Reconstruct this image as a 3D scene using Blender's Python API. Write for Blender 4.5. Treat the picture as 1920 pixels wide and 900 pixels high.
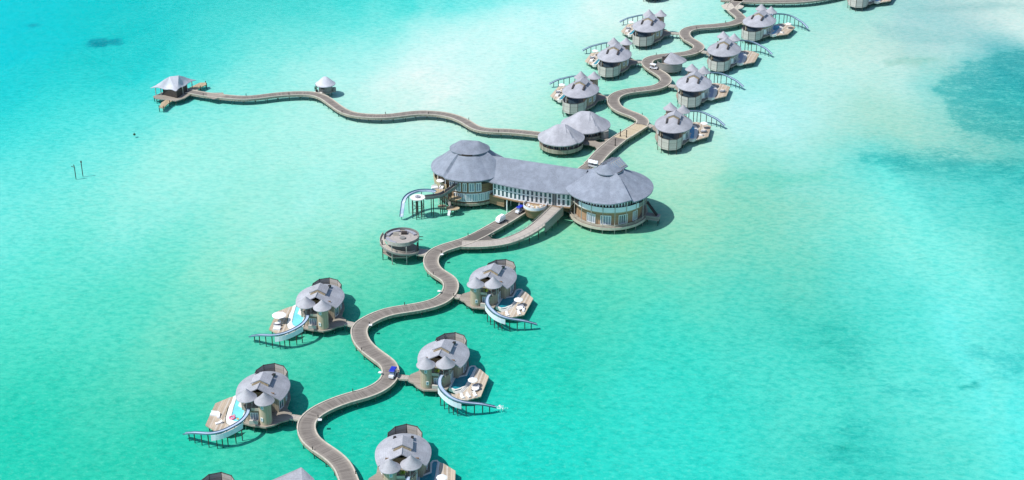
import bpy, bmesh, math, random
import numpy as np
from math import sin, cos, pi, radians, sqrt, atan2, hypot
random.seed(7)
for o in list(bpy.data.objects): bpy.data.objects.remove(o)
S = bpy.context.scene
COL = S.collection

# ------------------------------------------------------------------ camera, sky, sun, exposure
CAM_H = 250.0; FPX = 2900.0; PITCH = math.atan(0.5)
cd = bpy.data.cameras.new('camera'); cam = bpy.data.objects.new('camera', cd); COL.objects.link(cam)
cam.location = (0, 0, CAM_H); cam.rotation_euler = (pi/2-PITCH, 0, 0)
cd.sensor_width = 36; cd.lens = FPX/1920*36; cd.clip_start = 1; cd.clip_end = 30000
S.camera = cam
SUN_EL = radians(56); SUN_AZ_DIR = radians(19)      # shadows run along +X, a little towards +Y
w = bpy.data.worlds.new('World'); S.world = w; w.use_nodes = True
nt = w.node_tree; bg = nt.nodes['Background']
sky = nt.nodes.new('ShaderNodeTexSky'); sky.sky_type = 'NISHITA'; sky.sun_disc = False
sky.sun_elevation = SUN_EL; sky.ozone_density = 3.0
to_sun = (-cos(SUN_AZ_DIR), -sin(SUN_AZ_DIR))
sky.sun_rotation = atan2(to_sun[0], to_sun[1]) % (2*pi)
nt.links.new(sky.outputs[0], bg.inputs[0]); bg.inputs[1].default_value = 0.15
ld = bpy.data.lights.new('sun', 'SUN'); ld.energy = 4.6; ld.angle = radians(0.5); ld.color = (1.0, 0.97, 0.925)
sun = bpy.data.objects.new('sun', ld); COL.objects.link(sun)
from mathutils import Vector, Matrix
sun.rotation_euler = Vector((to_sun[0]*cos(SUN_EL), to_sun[1]*cos(SUN_EL), sin(SUN_EL))).to_track_quat('Z', 'Y').to_euler()
sun.location = (-200, 400, 300)
S.view_settings.view_transform = 'Standard'; S.view_settings.look = 'None'
S.view_settings.exposure = 0.0; S.view_settings.gamma = 1.0; S.view_settings.use_curve_mapping = False
S.cycles.max_bounces = 5; S.cycles.diffuse_bounces = 3; S.cycles.glossy_bounces = 3; S.cycles.transparent_max_bounces = 8

# ------------------------------------------------------------------ helpers
SP, CP = sin(PITCH), cos(PITCH)
def P(px, py, z=0.0):
    """ground position surveyed from the photograph: the point at height z seen at (px, py)"""
    x = (px-960)/FPX; y = (450-py)/FPX
    d = (x, y*SP+CP, y*CP-SP)
    t = (z-CAM_H)/d[2]
    return (d[0]*t, d[1]*t, z)

def lin(c):
    c = c/255.0
    return c/12.92 if c <= 0.04045 else ((c+0.055)/1.055)**2.4
def rgb(r, g, b): return (lin(r), lin(g), lin(b), 1)

class MB:
    def __init__(s): s.v = []; s.f = []; s.uv = None
    def add(s, vs, fs):
        n = len(s.v); s.v += [tuple(v) for v in vs]; s.f += [tuple(i+n for i in f) for f in fs]; return s
    def box(s, x0, y0, z0, x1, y1, z1):
        vs = [(x0,y0,z0),(x1,y0,z0),(x1,y1,z0),(x0,y1,z0),(x0,y0,z1),(x1,y0,z1),(x1,y1,z1),(x0,y1,z1)]
        return s.add(vs, [(3,2,1,0),(4,5,6,7),(0,1,5,4),(1,2,6,5),(2,3,7,6),(3,0,4,7)])
    def obox(s, c, dx, dy, dz, rz=0, tilt=0):
        """box centred in plan at c (base z = c[2]), rotated about z"""
        vs = []
        for z in (0, dz):
            for (a, b) in ((-1,-1),(1,-1),(1,1),(-1,1)):
                x, y = a*dx/2, b*dy/2
                vs.append((c[0]+x*cos(rz)-y*sin(rz), c[1]+x*sin(rz)+y*cos(rz), c[2]+z+tilt*b))
        return s.add(vs, [(3,2,1,0),(4,5,6,7),(0,1,5,4),(1,2,6,5),(2,3,7,6),(3,0,4,7)])
    def prism(s, poly, z0, z1):
        n = len(poly)
        a = sum(poly[i][0]*poly[(i+1)%n][1]-poly[(i+1)%n][0]*poly[i][1] for i in range(n))
        if a < 0: poly = poly[::-1]
        vs = [(p[0],p[1],z0) for p in poly]+[(p[0],p[1],z1) for p in poly]
        fs = [tuple(range(n-1,-1,-1)), tuple(range(n, 2*n))]
        fs += [(i,(i+1)%n,(i+1)%n+n,i+n) for i in range(n)]
        return s.add(vs, fs)
    def cyl(s, c, r0, r1, z0, z1, n=12):
        vs = [(c[0]+r0*cos(2*pi*i/n), c[1]+r0*sin(2*pi*i/n), z0) for i in range(n)]
        vs += [(c[0]+r1*cos(2*pi*i/n), c[1]+r1*sin(2*pi*i/n), z1) for i in range(n)]
        fs = [tuple(range(n-1,-1,-1)), tuple(range(n,2*n))]+[(i,(i+1)%n,(i+1)%n+n,i+n) for i in range(n)]
        return s.add(vs, fs)
    def lathe(s, prof, n=32, c=(0,0), a0=0, a1=2*pi, sx=1, sy=1):
        """prof: list of (r, z) from bottom outside to top; closed ring or arc"""
        full = abs(a1-a0-2*pi) < 1e-6
        m = n if full else n+1
        vs = []
        for (r, z) in prof:
            for i in range(m):
                a = a0+(a1-a0)*i/n
                vs.append((c[0]+r*cos(a)*sx, c[1]+r*sin(a)*sy, z))
        fs = []
        for j in range(len(prof)-1):
            for i in range(n):
                k = (i+1) % m
                fs.append((j*m+i, j*m+k, (j+1)*m+k, (j+1)*m+i))
        return s.add(vs, fs)
    def arcwall(s, r, t, z0, z1, a0, a1, n=24, c=(0,0), sx=1, sy=1):
        """curved wall of thickness t between two angles"""
        full = abs(abs(a1-a0)-2*pi) < 1e-6
        vs = []
        m = n if full else n+1
        for i in range(m):
            a = a0+(a1-a0)*i/n
            for (rr, z) in ((r, z0), (r, z1), (r-t, z1), (r-t, z0)):
                vs.append((c[0]+rr*cos(a)*sx, c[1]+rr*sin(a)*sy, z))
        fs = []
        for i in range(n):
            k = (i+1) % m
            for q in range(4):
                q2 = (q+1) % 4
                fs.append((i*4+q2, i*4+q, k*4+q, k*4+q2))
        if not full:
            fs.append((0,1,2,3)); fs.append((n*4+3, n*4+2, n*4+1, n*4))
        return s.add(vs, fs)
    def tube(s, pts, r, n=6):
        pts = [Vector(p) for p in pts]
        rings = []
        for i, p in enumerate(pts):
            d = (pts[min(i+1,len(pts)-1)]-pts[max(i-1,0)]).normalized()
            up = Vector((0,0,1)) if abs(d.z) < 0.9 else Vector((1,0,0))
            a = d.cross(up).normalized(); b = a.cross(d).normalized()
            rings.append([tuple(p+a*r*cos(2*pi*k/n)+b*r*sin(2*pi*k/n)) for k in range(n)])
        vs = [v for rg in rings for v in rg]; fs = []
        for i in range(len(pts)-1):
            for k in range(n):
                fs.append((i*n+k, i*n+(k+1)%n, (i+1)*n+(k+1)%n, (i+1)*n+k))
        fs.append(tuple(range(n-1,-1,-1))); fs.append(tuple((len(pts)-1)*n+k for k in range(n)))
        return s.add(vs, fs)
    def strip(s, pts, o0, o1, h0, h1):
        """bar that follows a plan path: offset o0..o1 to the left, heights h0..h1 above the path"""
        n = len(pts); vs = []
        for i, p in enumerate(pts):
            a = pts[max(i-1,0)]; b = pts[min(i+1,n-1)]
            dx, dy = b[0]-a[0], b[1]-a[1]; L = hypot(dx, dy) or 1
            nx, ny = -dy/L, dx/L
            for (o, h) in ((o0,h0),(o1,h0),(o1,h1),(o0,h1)):
                vs.append((p[0]+nx*o, p[1]+ny*o, p[2]+h))
        fs = []
        for i in range(n-1):
            for q in range(4):
                q2 = (q+1) % 4
                fs.append((i*4+q, (i+1)*4+q, (i+1)*4+q2, i*4+q2))
        fs.append((0,1,2,3)); fs.append(((n-1)*4+3,(n-1)*4+2,(n-1)*4+1,(n-1)*4))
        return s.add(vs, fs)
    def slab(s, vs, fs, dz):
        """thicken an open top sheet downwards by dz"""
        n = len(vs)
        edges = {}
        for f in fs:
            for i in range(len(f)):
                e = (f[i], f[(i+1)%len(f)])
                edges[e] = 1
        allv = list(vs)+[(v[0],v[1],v[2]-dz) for v in vs]
        allf = list(fs)+[tuple(i+n for i in f[::-1]) for f in fs]
        for (a, b) in edges:
            if (b, a) not in edges: allf.append((b, a, a+n, b+n))
        return s.add(allv, allf)
    def mirror(s, m):
        if m < 0:
            s.v = [(-v[0], v[1], v[2]) for v in s.v]; s.f = [f[::-1] for f in s.f]
        return s
    def mesh(s, name, mat, smooth=None):
        me = bpy.data.meshes.new(name)
        me.from_pydata(s.v, [], s.f); me.update()
        me.materials.append(mat)
        if smooth is not None:
            me.polygons.foreach_set('use_smooth', [True]*len(me.polygons))
            me.set_sharp_from_angle(angle=radians(smooth))
        return me
    def build(s, name, mat, parent=None, smooth=None, loc=None, rz=None):
        return put(name, s.mesh(name, mat, smooth), parent, loc, rz)

def put(name, me, parent=None, loc=None, rz=None):
    o = bpy.data.objects.new(name, me); COL.objects.link(o)
    if parent: o.parent = parent
    if loc: o.location = loc
    if rz is not None: o.rotation_euler = (0, 0, rz)
    return o
def thing(name, label, cat, loc=(0,0,0), rz=0, group=None):
    o = bpy.data.objects.new(name, None); COL.objects.link(o); o.empty_display_size = 0.5
    o.location = loc; o.rotation_euler = (0,0,rz)
    return tag(o, label, cat, group)
def tag(o, label, cat, group=None, kind=None):
    o['label'] = label; o['category'] = cat
    if group: o['group'] = group
    if kind: o['kind'] = kind
    return o
KIDS = {}
def copy_tree(o, parent=None):
    c = o.copy(); COL.objects.link(c)
    if parent: c.parent = parent
    for ch in o.children: copy_tree(ch, c)
    return c

# ------------------------------------------------------------------ materials
def newmat(name):
    m = bpy.data.materials.new(name); m.use_nodes = True
    nt = m.node_tree; return m, nt, nt.nodes['Principled BSDF']
def N(nt, t, **kw):
    n = nt.nodes.new(t)
    for k, v in kw.items():
        if k == 'inp':
            for kk, vv in v.items(): n.inputs[kk].default_value = vv
        else: setattr(n, k, v)
    return n
def mixc(nt, a, b, fac, mode='MIX'):
    n = nt.nodes.new('ShaderNodeMix'); n.data_type = 'RGBA'; n.blend_type = mode
    for sock, val in ((n.inputs[6], a), (n.inputs[7], b), (n.inputs[0], fac)):
        if hasattr(val, 'is_output'): nt.links.new(val, sock)
        else: sock.default_value = val
    return n.outputs[2]
def math1(nt, op, a, b=None, c=None):
    n = nt.nodes.new('ShaderNodeMath'); n.operation = op
    for i, val in enumerate((a, b, c)):
        if val is None: continue
        if hasattr(val, 'is_output'): nt.links.new(val, n.inputs[i])
        else: n.inputs[i].default_value = val
    return n.outputs[0]
def ramp(nt, fac, stops):
    n = nt.nodes.new('ShaderNodeValToRGB'); e = n.color_ramp.elements
    e[0].position, e[0].color = stops[0]; e[1].position, e[1].color = stops[-1]
    for p, c in stops[1:-1]:
        k = e.new(p); k.color = c
    nt.links.new(fac, n.inputs[0]); return n.outputs[0]
def coords(nt, kind='Object'):
    return nt.nodes.new('ShaderNodeTexCoord').outputs[kind]
def noise(nt, vec, scale, detail=3, rough=0.6):
    n = N(nt, 'ShaderNodeTexNoise', inp={'Scale': scale, 'Detail': detail, 'Roughness': rough})
    nt.links.new(vec, n.inputs['Vector']); return n.outputs[0]
def mapping(nt, vec, scale=(1,1,1), loc=(0,0,0), rot=(0,0,0)):
    n = N(nt, 'ShaderNodeMapping', inp={'Scale': scale, 'Location': loc, 'Rotation': rot})
    nt.links.new(vec, n.inputs[0]); return n.outputs[0]
def objrand(nt):
    return nt.nodes.new('ShaderNodeObjectInfo').outputs['Random']

def shingle(name, c, dark=0.72, rough=0.85):
    """weathered cedar shingle: fine courses, patches, tone that differs from roof to roof"""
    m, nt, b = newmat(name); v = coords(nt)
    big = noise(nt, v, 0.35, 3); fine = noise(nt, mapping(nt, v, (1.6, 1.6, 5)), 1.3, 4, 0.75)
    sp = N(nt, 'ShaderNodeSeparateXYZ'); nt.links.new(v, sp.inputs[0])
    course = math1(nt, 'FRACT', math1(nt, 'MULTIPLY', sp.outputs[2], 3.2))
    cdk = tuple(x*dark for x in c[:3])+(1,)
    col = mixc(nt, cdk, c, ramp(nt, fine, [(0.3,(0,0,0,1)),(0.66,(1,1,1,1))]))
    col = mixc(nt, col, tuple(min(1,x*1.16) for x in c[:3])+(1,), ramp(nt, big, [(0.42,(0,0,0,1)),(0.68,(.7,.7,.7,1))]))
    col = mixc(nt, col, cdk, ramp(nt, course, [(0.0,(.45,.45,.45,1)),(0.22,(0,0,0,1))]))
    r = math1(nt, 'ADD', math1(nt, 'MULTIPLY', objrand(nt), 0.16), 0.92)
    vm = N(nt, 'ShaderNodeVectorMath', operation='SCALE'); nt.links.new(col, vm.inputs[0]); nt.links.new(r, vm.inputs[3])
    nt.links.new(vm.outputs[0], b.inputs['Base Color']); b.inputs['Roughness'].default_value = rough
    b.inputs['Specular IOR Level'].default_value = 0.25
    bp = N(nt, 'ShaderNodeBump', inp={'Strength': 0.5, 'Distance': 0.12}); nt.links.new(fine, bp.inputs['Height'])
    nt.links.new(bp.outputs[0], b.inputs['Normal'])
    return m
def planks(name, cols, axis='X', width=0.3, rough=0.75, uv=False, wear=None, grain=0.5):
    """boards laid side by side along one axis, each with its own tone"""
    m, nt, b = newmat(name); v = coords(nt, 'UV' if uv else 'Object')
    sp = N(nt, 'ShaderNodeSeparateXYZ'); nt.links.new(v, sp.inputs[0])
    u = sp.outputs['XYZ'.index(axis)]
    idx = math1(nt, 'FLOOR', math1(nt, 'DIVIDE', u, width))
    fr = math1(nt, 'FRACT', math1(nt, 'DIVIDE', u, width))
    wn = N(nt, 'ShaderNodeTexWhiteNoise', noise_dimensions='1D'); nt.links.new(idx, wn.inputs['W'])
    n2 = noise(nt, v, 0.5, 4, 0.65); n3 = noise(nt, v, 3.5, 2)
    t = math1(nt, 'ADD', math1(nt, 'MULTIPLY', wn.outputs[0], 1-grain), math1(nt, 'MULTIPLY', n2, grain))
    k = len(cols)
    col = ramp(nt, t, [(0.12+0.76*i/(k-1), c) for i, c in enumerate(cols)])
    col = mixc(nt, col, (0.03,0.028,0.025,1), ramp(nt, fr, [(0.0,(.75,.75,.75,1)),(0.1,(0,0,0,1))]))
    col = mixc(nt, col, (0.5,0.5,0.5,1), ramp(nt, n3, [(0.35,(.12,.12,.12,1)),(0.7,(0,0,0,1))]), 'MULTIPLY')
    if wear:
        # foot and wheel traffic greys the middle of the deck, the rims stay pale
        e = math1(nt, 'ABSOLUTE', sp.outputs[0])
        col = mixc(nt, col, wear, ramp(nt, e, [(0.45,(0,0,0,1)),(0.95,(.55,.55,.55,1))]))
    nt.links.new(col, b.inputs['Base Color']); b.inputs['Roughness'].default_value = rough
    b.inputs['Specular IOR Level'].default_value = 0.25
    return m
def plain(name, c, rough=0.6, var=0.12, scale=1.5, spec=0.3, metal=0):
    m, nt, b = newmat(name); v = coords(nt)
    n = noise(nt, v, scale, 4)
    col = mixc(nt, tuple(x*(1-var) for x in c[:3])+(1,), tuple(min(1,x*(1+var)) for x in c[:3])+(1,), ramp(nt, n, [(0.3,(0,0,0,1)),(0.7,(1,1,1,1))]))
    nt.links.new(col, b.inputs['Base Color']); b.inputs['Roughness'].default_value = rough
    b.inputs['Specular IOR Level'].default_value = spec; b.inputs['Metallic'].default_value = metal
    return m

M = {}
M['shingle'] = shingle('shingle', (0.385, 0.39, 0.42, 1), 0.64)
M['shingle_pale'] = shingle('shingle_pale', (0.41, 0.41, 0.435, 1), 0.68)
M['shingle_white'] = shingle('shingle_white', (0.50, 0.51, 0.55, 1), 0.78)
M['shingle_hall'] = shingle('shingle_hall', (0.26, 0.29, 0.345, 1), 0.62)
M['under'] = plain('roof_underside', (0.10, 0.085, 0.07, 1), 0.8)
M['deckpath'] = planks('boardwalk_planks', [(0.135,0.118,0.10,1),(0.215,0.19,0.165,1),(0.30,0.265,0.23,1)], 'Y', 0.28, uv=True, wear=(0.41,0.37,0.31,1), grain=0.6)
M['rampgrey'] = plain('grey_floor', (0.37, 0.34, 0.31, 1), 0.8, 0.15)
M['newdeck'] = planks('new_planks', [(0.42,0.33,0.21,1),(0.52,0.43,0.29,1),(0.58,0.5,0.36,1)], 'Y', 0.28, uv=True, wear=(0.56,0.48,0.35,1), grain=0.5)
M['rampdeck'] = planks('ramp_planks', [(0.36,0.32,0.28,1),(0.43,0.39,0.34,1),(0.48,0.44,0.39,1)], 'Y', 0.28, uv=True, grain=0.6)
M['kerb'] = plain('kerb_timber', (0.50, 0.455, 0.375, 1), 0.8, 0.18, 0.7)
M['fascia'] = planks('fascia_boards', [(0.22,0.2,0.15,1),(0.34,0.31,0.24,1),(0.42,0.38,0.3,1)], 'X', 0.5, grain=0.4)
M['pile'] = plain('pile_timber', (0.075, 0.062, 0.05, 1), 0.85, 0.3, 0.8)
def underwater_tint(m):  # teal of the overlying water painted into the pile colour below the surface
    nt = m.node_tree; b = nt.nodes['Principled BSDF']; src = b.inputs['Base Color'].links[0].from_socket
    sp = N(nt, 'ShaderNodeSeparateXYZ'); nt.links.new(nt.nodes.new('ShaderNodeNewGeometry').outputs['Position'], sp.inputs[0])
    f = ramp(nt, math1(nt, 'ADD', math1(nt, 'MULTIPLY', sp.outputs[2], 0.5), 0.6), [(0.35,(.85,.85,.85,1)),(0.62,(0,0,0,1))])
    nt.links.new(mixc(nt, src, (0.035,0.21,0.19,1), f), b.inputs['Base Color'])
underwater_tint(M['pile'])
M['palepile'] = plain('pale_post', (0.42, 0.40, 0.36, 1), 0.8, 0.2)
M['sundeck'] = planks('sundeck_planks', [(0.36,0.285,0.205,1),(0.56,0.46,0.345,1),(0.48,0.415,0.34,1),(0.68,0.61,0.51,1)], 'X', 0.62, grain=0.35)
M['deck'] = planks('deck_planks', [(0.24,0.21,0.17,1),(0.33,0.29,0.24,1),(0.4,0.36,0.3,1)], 'Y', 0.3)
M['wallwood'] = planks('wall_boards', [(0.33,0.265,0.185,1),(0.42,0.345,0.25,1),(0.49,0.415,0.315,1)], 'X', 0.34)
M['towerwood'] = planks('tower_boards', [(0.42,0.325,0.225,1),(0.51,0.40,0.285,1),(0.57,0.46,0.345,1)], 'X', 0.3)
M['screenwood'] = planks('screen_slats', [(0.36,0.335,0.30,1),(0.50,0.47,0.425,1),(0.60,0.57,0.52,1)], 'Z', 0.32)
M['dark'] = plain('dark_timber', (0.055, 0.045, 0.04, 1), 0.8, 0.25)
M['redwood'] = plain('rail_hardwood', (0.05, 0.045, 0.045, 1), 0.7, 0.25)
M['tan'] = planks('gable_boards', [(0.36,0.27,0.16,1),(0.46,0.36,0.23,1),(0.52,0.42,0.28,1)], 'X', 0.4)
M['brown'] = planks('hall_cladding', [(0.20,0.12,0.07,1),(0.29,0.185,0.11,1),(0.35,0.235,0.145,1)], 'Z', 0.35)
M['terra'] = planks('hall_timber', [(0.33,0.20,0.115,1),(0.42,0.27,0.16,1),(0.47,0.315,0.2,1)], 'Z', 0.4)
M['white'] = plain('white_paint', (0.78, 0.79, 0.80, 1), 0.5, 0.05)
M['cream'] = plain('cream_rim', (0.72, 0.70, 0.65, 1), 0.6, 0.06)
M['canvas'] = plain('white_canvas', (0.86, 0.86, 0.85, 1), 0.8, 0.03)
M['glass'] = plain('window_glass', (0.05, 0.085, 0.11, 1), 0.06, 0.25, 0.6, spec=0.7)
M['paleglass'] = plain('pale_glass', (0.26, 0.32, 0.40, 1), 0.15, 0.2, 0.8, spec=0.6)
M['slide'] = plain('slide_fibreglass', (0.43, 0.51, 0.65, 1), 0.3, 0.08, 0.5, spec=0.5)
M['slideside'] = plain('slide_shell', (0.09, 0.19, 0.24, 1), 0.35, 0.15, 0.5, spec=0.5)
M['panel'] = plain('shade_cloth', (0.72, 0.76, 0.80, 1), 0.7, 0.06)
M['poolshaded'] = plain('pool_water', (0.02, 0.25, 0.31, 1), 0.08, 0.18, 0.5, spec=0.5)  # darkened to paint in the building's shadow over the pool
M['poolblue'] = plain('pool_blue', (0.03, 0.30, 0.50, 1), 0.05, 0.15, 0.5, spec=0.5)
M['poolgrey'] = plain('pool_cover', (0.34, 0.38, 0.50, 1), 0.3, 0.1, 0.5)
M['poolsunlit'] = plain('pool_sunlit', (0.20, 0.66, 0.70, 1), 0.05, 0.15, 0.4, spec=0.5)  # paler copy of the pool water, sunlight painted into its colour
M['poolshelf'] = plain('pool_shelf', (0.40, 0.76, 0.80, 1), 0.2, 0.08, 0.5, spec=0.5)
M['cushion'] = plain('white_cushion', (0.8, 0.79, 0.77, 1), 0.9, 0.05)
M['greycushion'] = plain('grey_cushion', (0.30, 0.31, 0.35, 1), 0.9, 0.1)
M['blue'] = plain('blue_canvas', (0.015, 0.035, 0.42, 1), 0.55, 0.12)
M['black'] = plain('rubber', (0.02, 0.02, 0.022, 1), 0.7, 0.2)
M['pink'] = plain('pink_vinyl', (0.75, 0.16, 0.30, 1), 0.4, 0.1, spec=0.5)
M['orange'] = plain('orange_vinyl', (0.8, 0.38, 0.08, 1), 0.4, 0.1)
M['lime'] = plain('lime_leaves', (0.30, 0.42, 0.05, 1), 0.6, 0.35, 3)
M['leaf'] = plain('dark_leaves', (0.03, 0.08, 0.04, 1), 0.6, 0.35, 3)
M['steel'] = plain('rail_steel', (0.28, 0.30, 0.30, 1), 0.4, 0.1, metal=0.3)
M['greywall'] = planks('grey_boards', [(0.20,0.20,0.185,1),(0.27,0.27,0.25,1),(0.33,0.325,0.295,1)], 'Z', 0.35)
M['stone'] = plain('stone', (0.40, 0.36, 0.28, 1), 0.9, 0.2)

# ------------------------------------------------------------------ the lagoon
#  what the sea bed looks like through the water, surveyed on the photograph: sand, turtle grass, depth
WATER_ROWS = [
 (-60,[(0,1,207,217),(240,13,209,212),(480,46,208,204),(720,37,216,213),(960,71,230,229),(1200,181,245,241),(1440,158,239,229),(1680,155,216,216),(1920,185,217,212)]),
 (0,[(0,0,213,223),(240,8,209,211),(480,57,211,206),(600,50,215,211),(720,44,220,216),(810,56,225,222),(900,69,230,229),(970,108,236,234),(1040,147,242,240),(1200,207,248,244),(1440,154,238,228),(1600,165,228,221),(1700,155,212,213),(1800,165,207,207),(1920,179,214,209)]),
 (30,[(700,57,224,219),(800,104,234,229),(900,152,244,240),(1000,224,252,250),(1130,236,252,249),(1650,165,226,219),(1750,165,214,215),(1840,200,230,226),(1920,218,246,241)]),
 (55,[(0,0,210,223),(240,0,202,204),(480,78,220,215),(600,109,230,224),(720,141,240,234),(820,207,249,246),(900,227,252,248),(1000,211,250,248),(1200,197,245,238),(1440,153,234,224),(1560,162,227,215),(1650,174,222,215),(1740,167,214,214),(1800,165,214,214),(1920,217,244,239)]),
 (80,[(1650,195,240,231),(1750,179,217,218),(1830,173,214,215),(1900,185,228,224)]),
 (100,[(0,1,212,224),(240,0,204,205),(400,70,225,221),(480,126,232,225),(590,147,237,231),(700,169,242,237),(760,190,245,241),(820,212,248,246),(910,195,247,243),(1000,179,246,240),(1180,166,230,214),(1440,158,235,223),(1580,194,238,227),(1670,173,214,207),(1730,174,219,216),(1800,182,234,227),(1880,118,198,201),(1920,78,181,191)]),
 (125,[(1500,191,237,227),(1640,202,237,228),(1700,178,220,212),(1770,181,228,217),(1830,87,192,198),(1900,61,182,189)]),
 (150,[(0,4,208,216),(240,0,206,207),(330,52,223,221),(480,153,238,230),(640,192,244,237),(800,237,248,246),(900,209,247,243),(1010,188,244,237),(1150,147,230,212),(1400,152,236,230),(1550,186,239,236),(1680,195,242,238),(1760,147,227,221),(1800,92,196,200),(1860,64,192,197),(1920,57,186,193)]),
 (200,[(0,25,215,217),(120,39,220,218),(220,62,226,225),(400,145,238,229),(600,174,242,233),(800,229,247,243),(900,197,243,236),(1010,178,238,227),(1160,136,228,203),(1340,175,239,232),(1440,184,242,242),(1560,179,237,232),(1660,175,229,216),(1740,152,222,211),(1800,114,207,203),(1860,84,204,201),(1920,67,204,201)]),
 (225,[(1340,195,241,237),(1410,193,244,246),(1480,171,237,233),(1620,169,223,209),(1700,165,219,206)]),
 (250,[(0,53,222,221),(110,95,232,226),(200,124,237,230),(400,162,240,227),(600,171,239,226),(800,169,237,222),(1000,158,229,207),(1200,160,232,214),(1400,175,238,235),(1550,168,226,215),(1660,165,221,205),(1760,159,221,209),(1840,138,210,202),(1920,108,204,200)]),
 (275,[(1300,181,235,219),(1480,178,236,229),(1600,176,230,217),(1700,169,223,206),(1800,169,218,202),(1870,146,211,198),(1920,126,210,199)]),
 (300,[(0,87,231,226),(200,140,237,227),(400,164,240,228),(700,172,241,231),(1000,148,225,200),(1300,180,234,217),(1420,168,234,224),(1540,157,230,218),(1620,105,218,212),(1700,75,205,201),(1800,88,206,201),(1870,84,204,197),(1920,68,201,198)]),
 (325,[(1300,177,229,208),(1420,139,223,204),(1520,127,221,209),(1600,123,227,220),(1680,84,219,215),(1800,87,214,210)]),
 (350,[(0,109,233,227),(300,159,241,230),(600,174,244,235),(800,174,241,231),(1250,170,227,202),(1330,144,215,188),(1450,137,214,194),(1580,142,227,213),(1650,136,236,224),(1750,96,221,214),(1920,77,212,210)]),
 (400,[(0,129,237,228),(300,159,240,230),(500,171,241,231),(650,172,241,232),(950,148,229,200),(1000,145,226,197),(1280,169,227,201),(1360,146,219,195),(1450,141,216,196),(1600,140,228,212),(1700,141,240,230),(1780,109,226,218),(1920,78,213,207)]),
 (450,[(0,124,236,227),(200,133,236,225),(400,149,236,223),(560,152,235,217),(700,144,231,207),(900,112,220,196),(1050,154,220,180),(1150,175,220,178),(1250,155,218,188),(1350,127,215,192),(1450,126,216,195),(1620,125,225,209),(1720,141,240,227),(1790,142,241,230),(1860,105,221,209),(1920,93,216,207)]),
 (478,[(1060,105,220,190),(1140,128,221,188),(1220,112,220,194)]),
 (500,[(0,107,232,218),(150,112,230,215),(300,110,227,208),(400,135,229,207),(500,152,229,203),(600,121,215,185),(700,118,217,187),(860,66,207,175),(1050,78,213,186),(1150,92,218,192),(1250,132,220,194),(1450,113,216,195),(1600,114,223,209),(1720,132,236,224),(1800,136,242,234),(1870,115,228,217),(1920,105,224,213)]),
 (520,[(1140,84,217,193)]),
 (550,[(0,95,230,213),(150,100,228,208),(300,99,224,201),(420,151,231,207),(480,166,231,205),(560,130,221,193),(700,91,215,185),(800,59,203,170),(900,59,203,175),(1050,68,211,191),(1180,78,218,194),(1300,108,220,199),(1500,83,214,198),(1650,102,225,214),(1750,121,236,229),(1820,133,245,239),(1880,118,233,223),(1920,110,229,220)]),
 (600,[(0,89,229,209),(200,90,223,202),(350,111,222,197),(450,136,225,199),(600,83,213,183),(750,60,206,176),(900,48,203,177),(1050,57,211,190),(1300,84,219,199),(1420,74,212,196),(1550,74,208,192),(1680,91,223,210),(1780,123,243,238),(1860,124,246,244),(1920,105,226,216)]),
 (650,[(0,87,225,203),(200,84,220,196),(340,108,218,192),(440,89,213,187),(600,57,206,176),(750,43,203,174),(880,42,206,180),(1000,44,210,186),(1250,58,218,199),(1500,74,216,200),(1580,69,209,194),(1700,96,227,214),(1800,118,242,237),(1880,106,229,218),(1920,86,214,206)]),
 (700,[(0,79,221,198),(200,74,215,191),(380,112,216,186),(450,77,209,181),(600,48,205,175),(750,36,203,176),(1000,45,215,192),(1300,67,224,209),(1500,88,227,211),(1650,97,225,211),(1750,99,231,221),(1850,118,242,237),(1920,100,232,226)]),
 (750,[(0,67,217,192),(200,58,211,184),(400,61,208,179),(700,34,205,179),(1000,44,221,201),(1300,72,225,209),(1500,94,229,214),(1700,104,232,219),(1850,115,241,234),(1920,97,238,233)]),
 (800,[(0,47,213,188),(300,37,210,180),(700,35,207,182),(1000,39,222,206),(1300,56,224,209),(1550,86,222,206),(1660,77,215,202),(1800,108,234,223),(1920,93,237,232)]),
 (850,[(0,35,211,185),(300,35,209,182),(700,35,207,185),(1000,39,221,207),(1300,60,225,212),(1480,73,219,205),(1600,65,212,199),(1680,77,218,206),(1780,102,227,213),(1920,88,236,229)]),
 (905,[(0,35,211,186),(300,34,208,182),(700,35,208,188),(1000,38,218,204),(1300,45,222,210),(1480,62,218,205),(1600,63,213,200),(1750,89,224,212),(1920,83,233,225)]),
]
BED_Z = -1.2
WATER_GAIN = np.array([1.25, 1.43, 1.54])     # seen colour / albedo under this sun and sky
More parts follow.
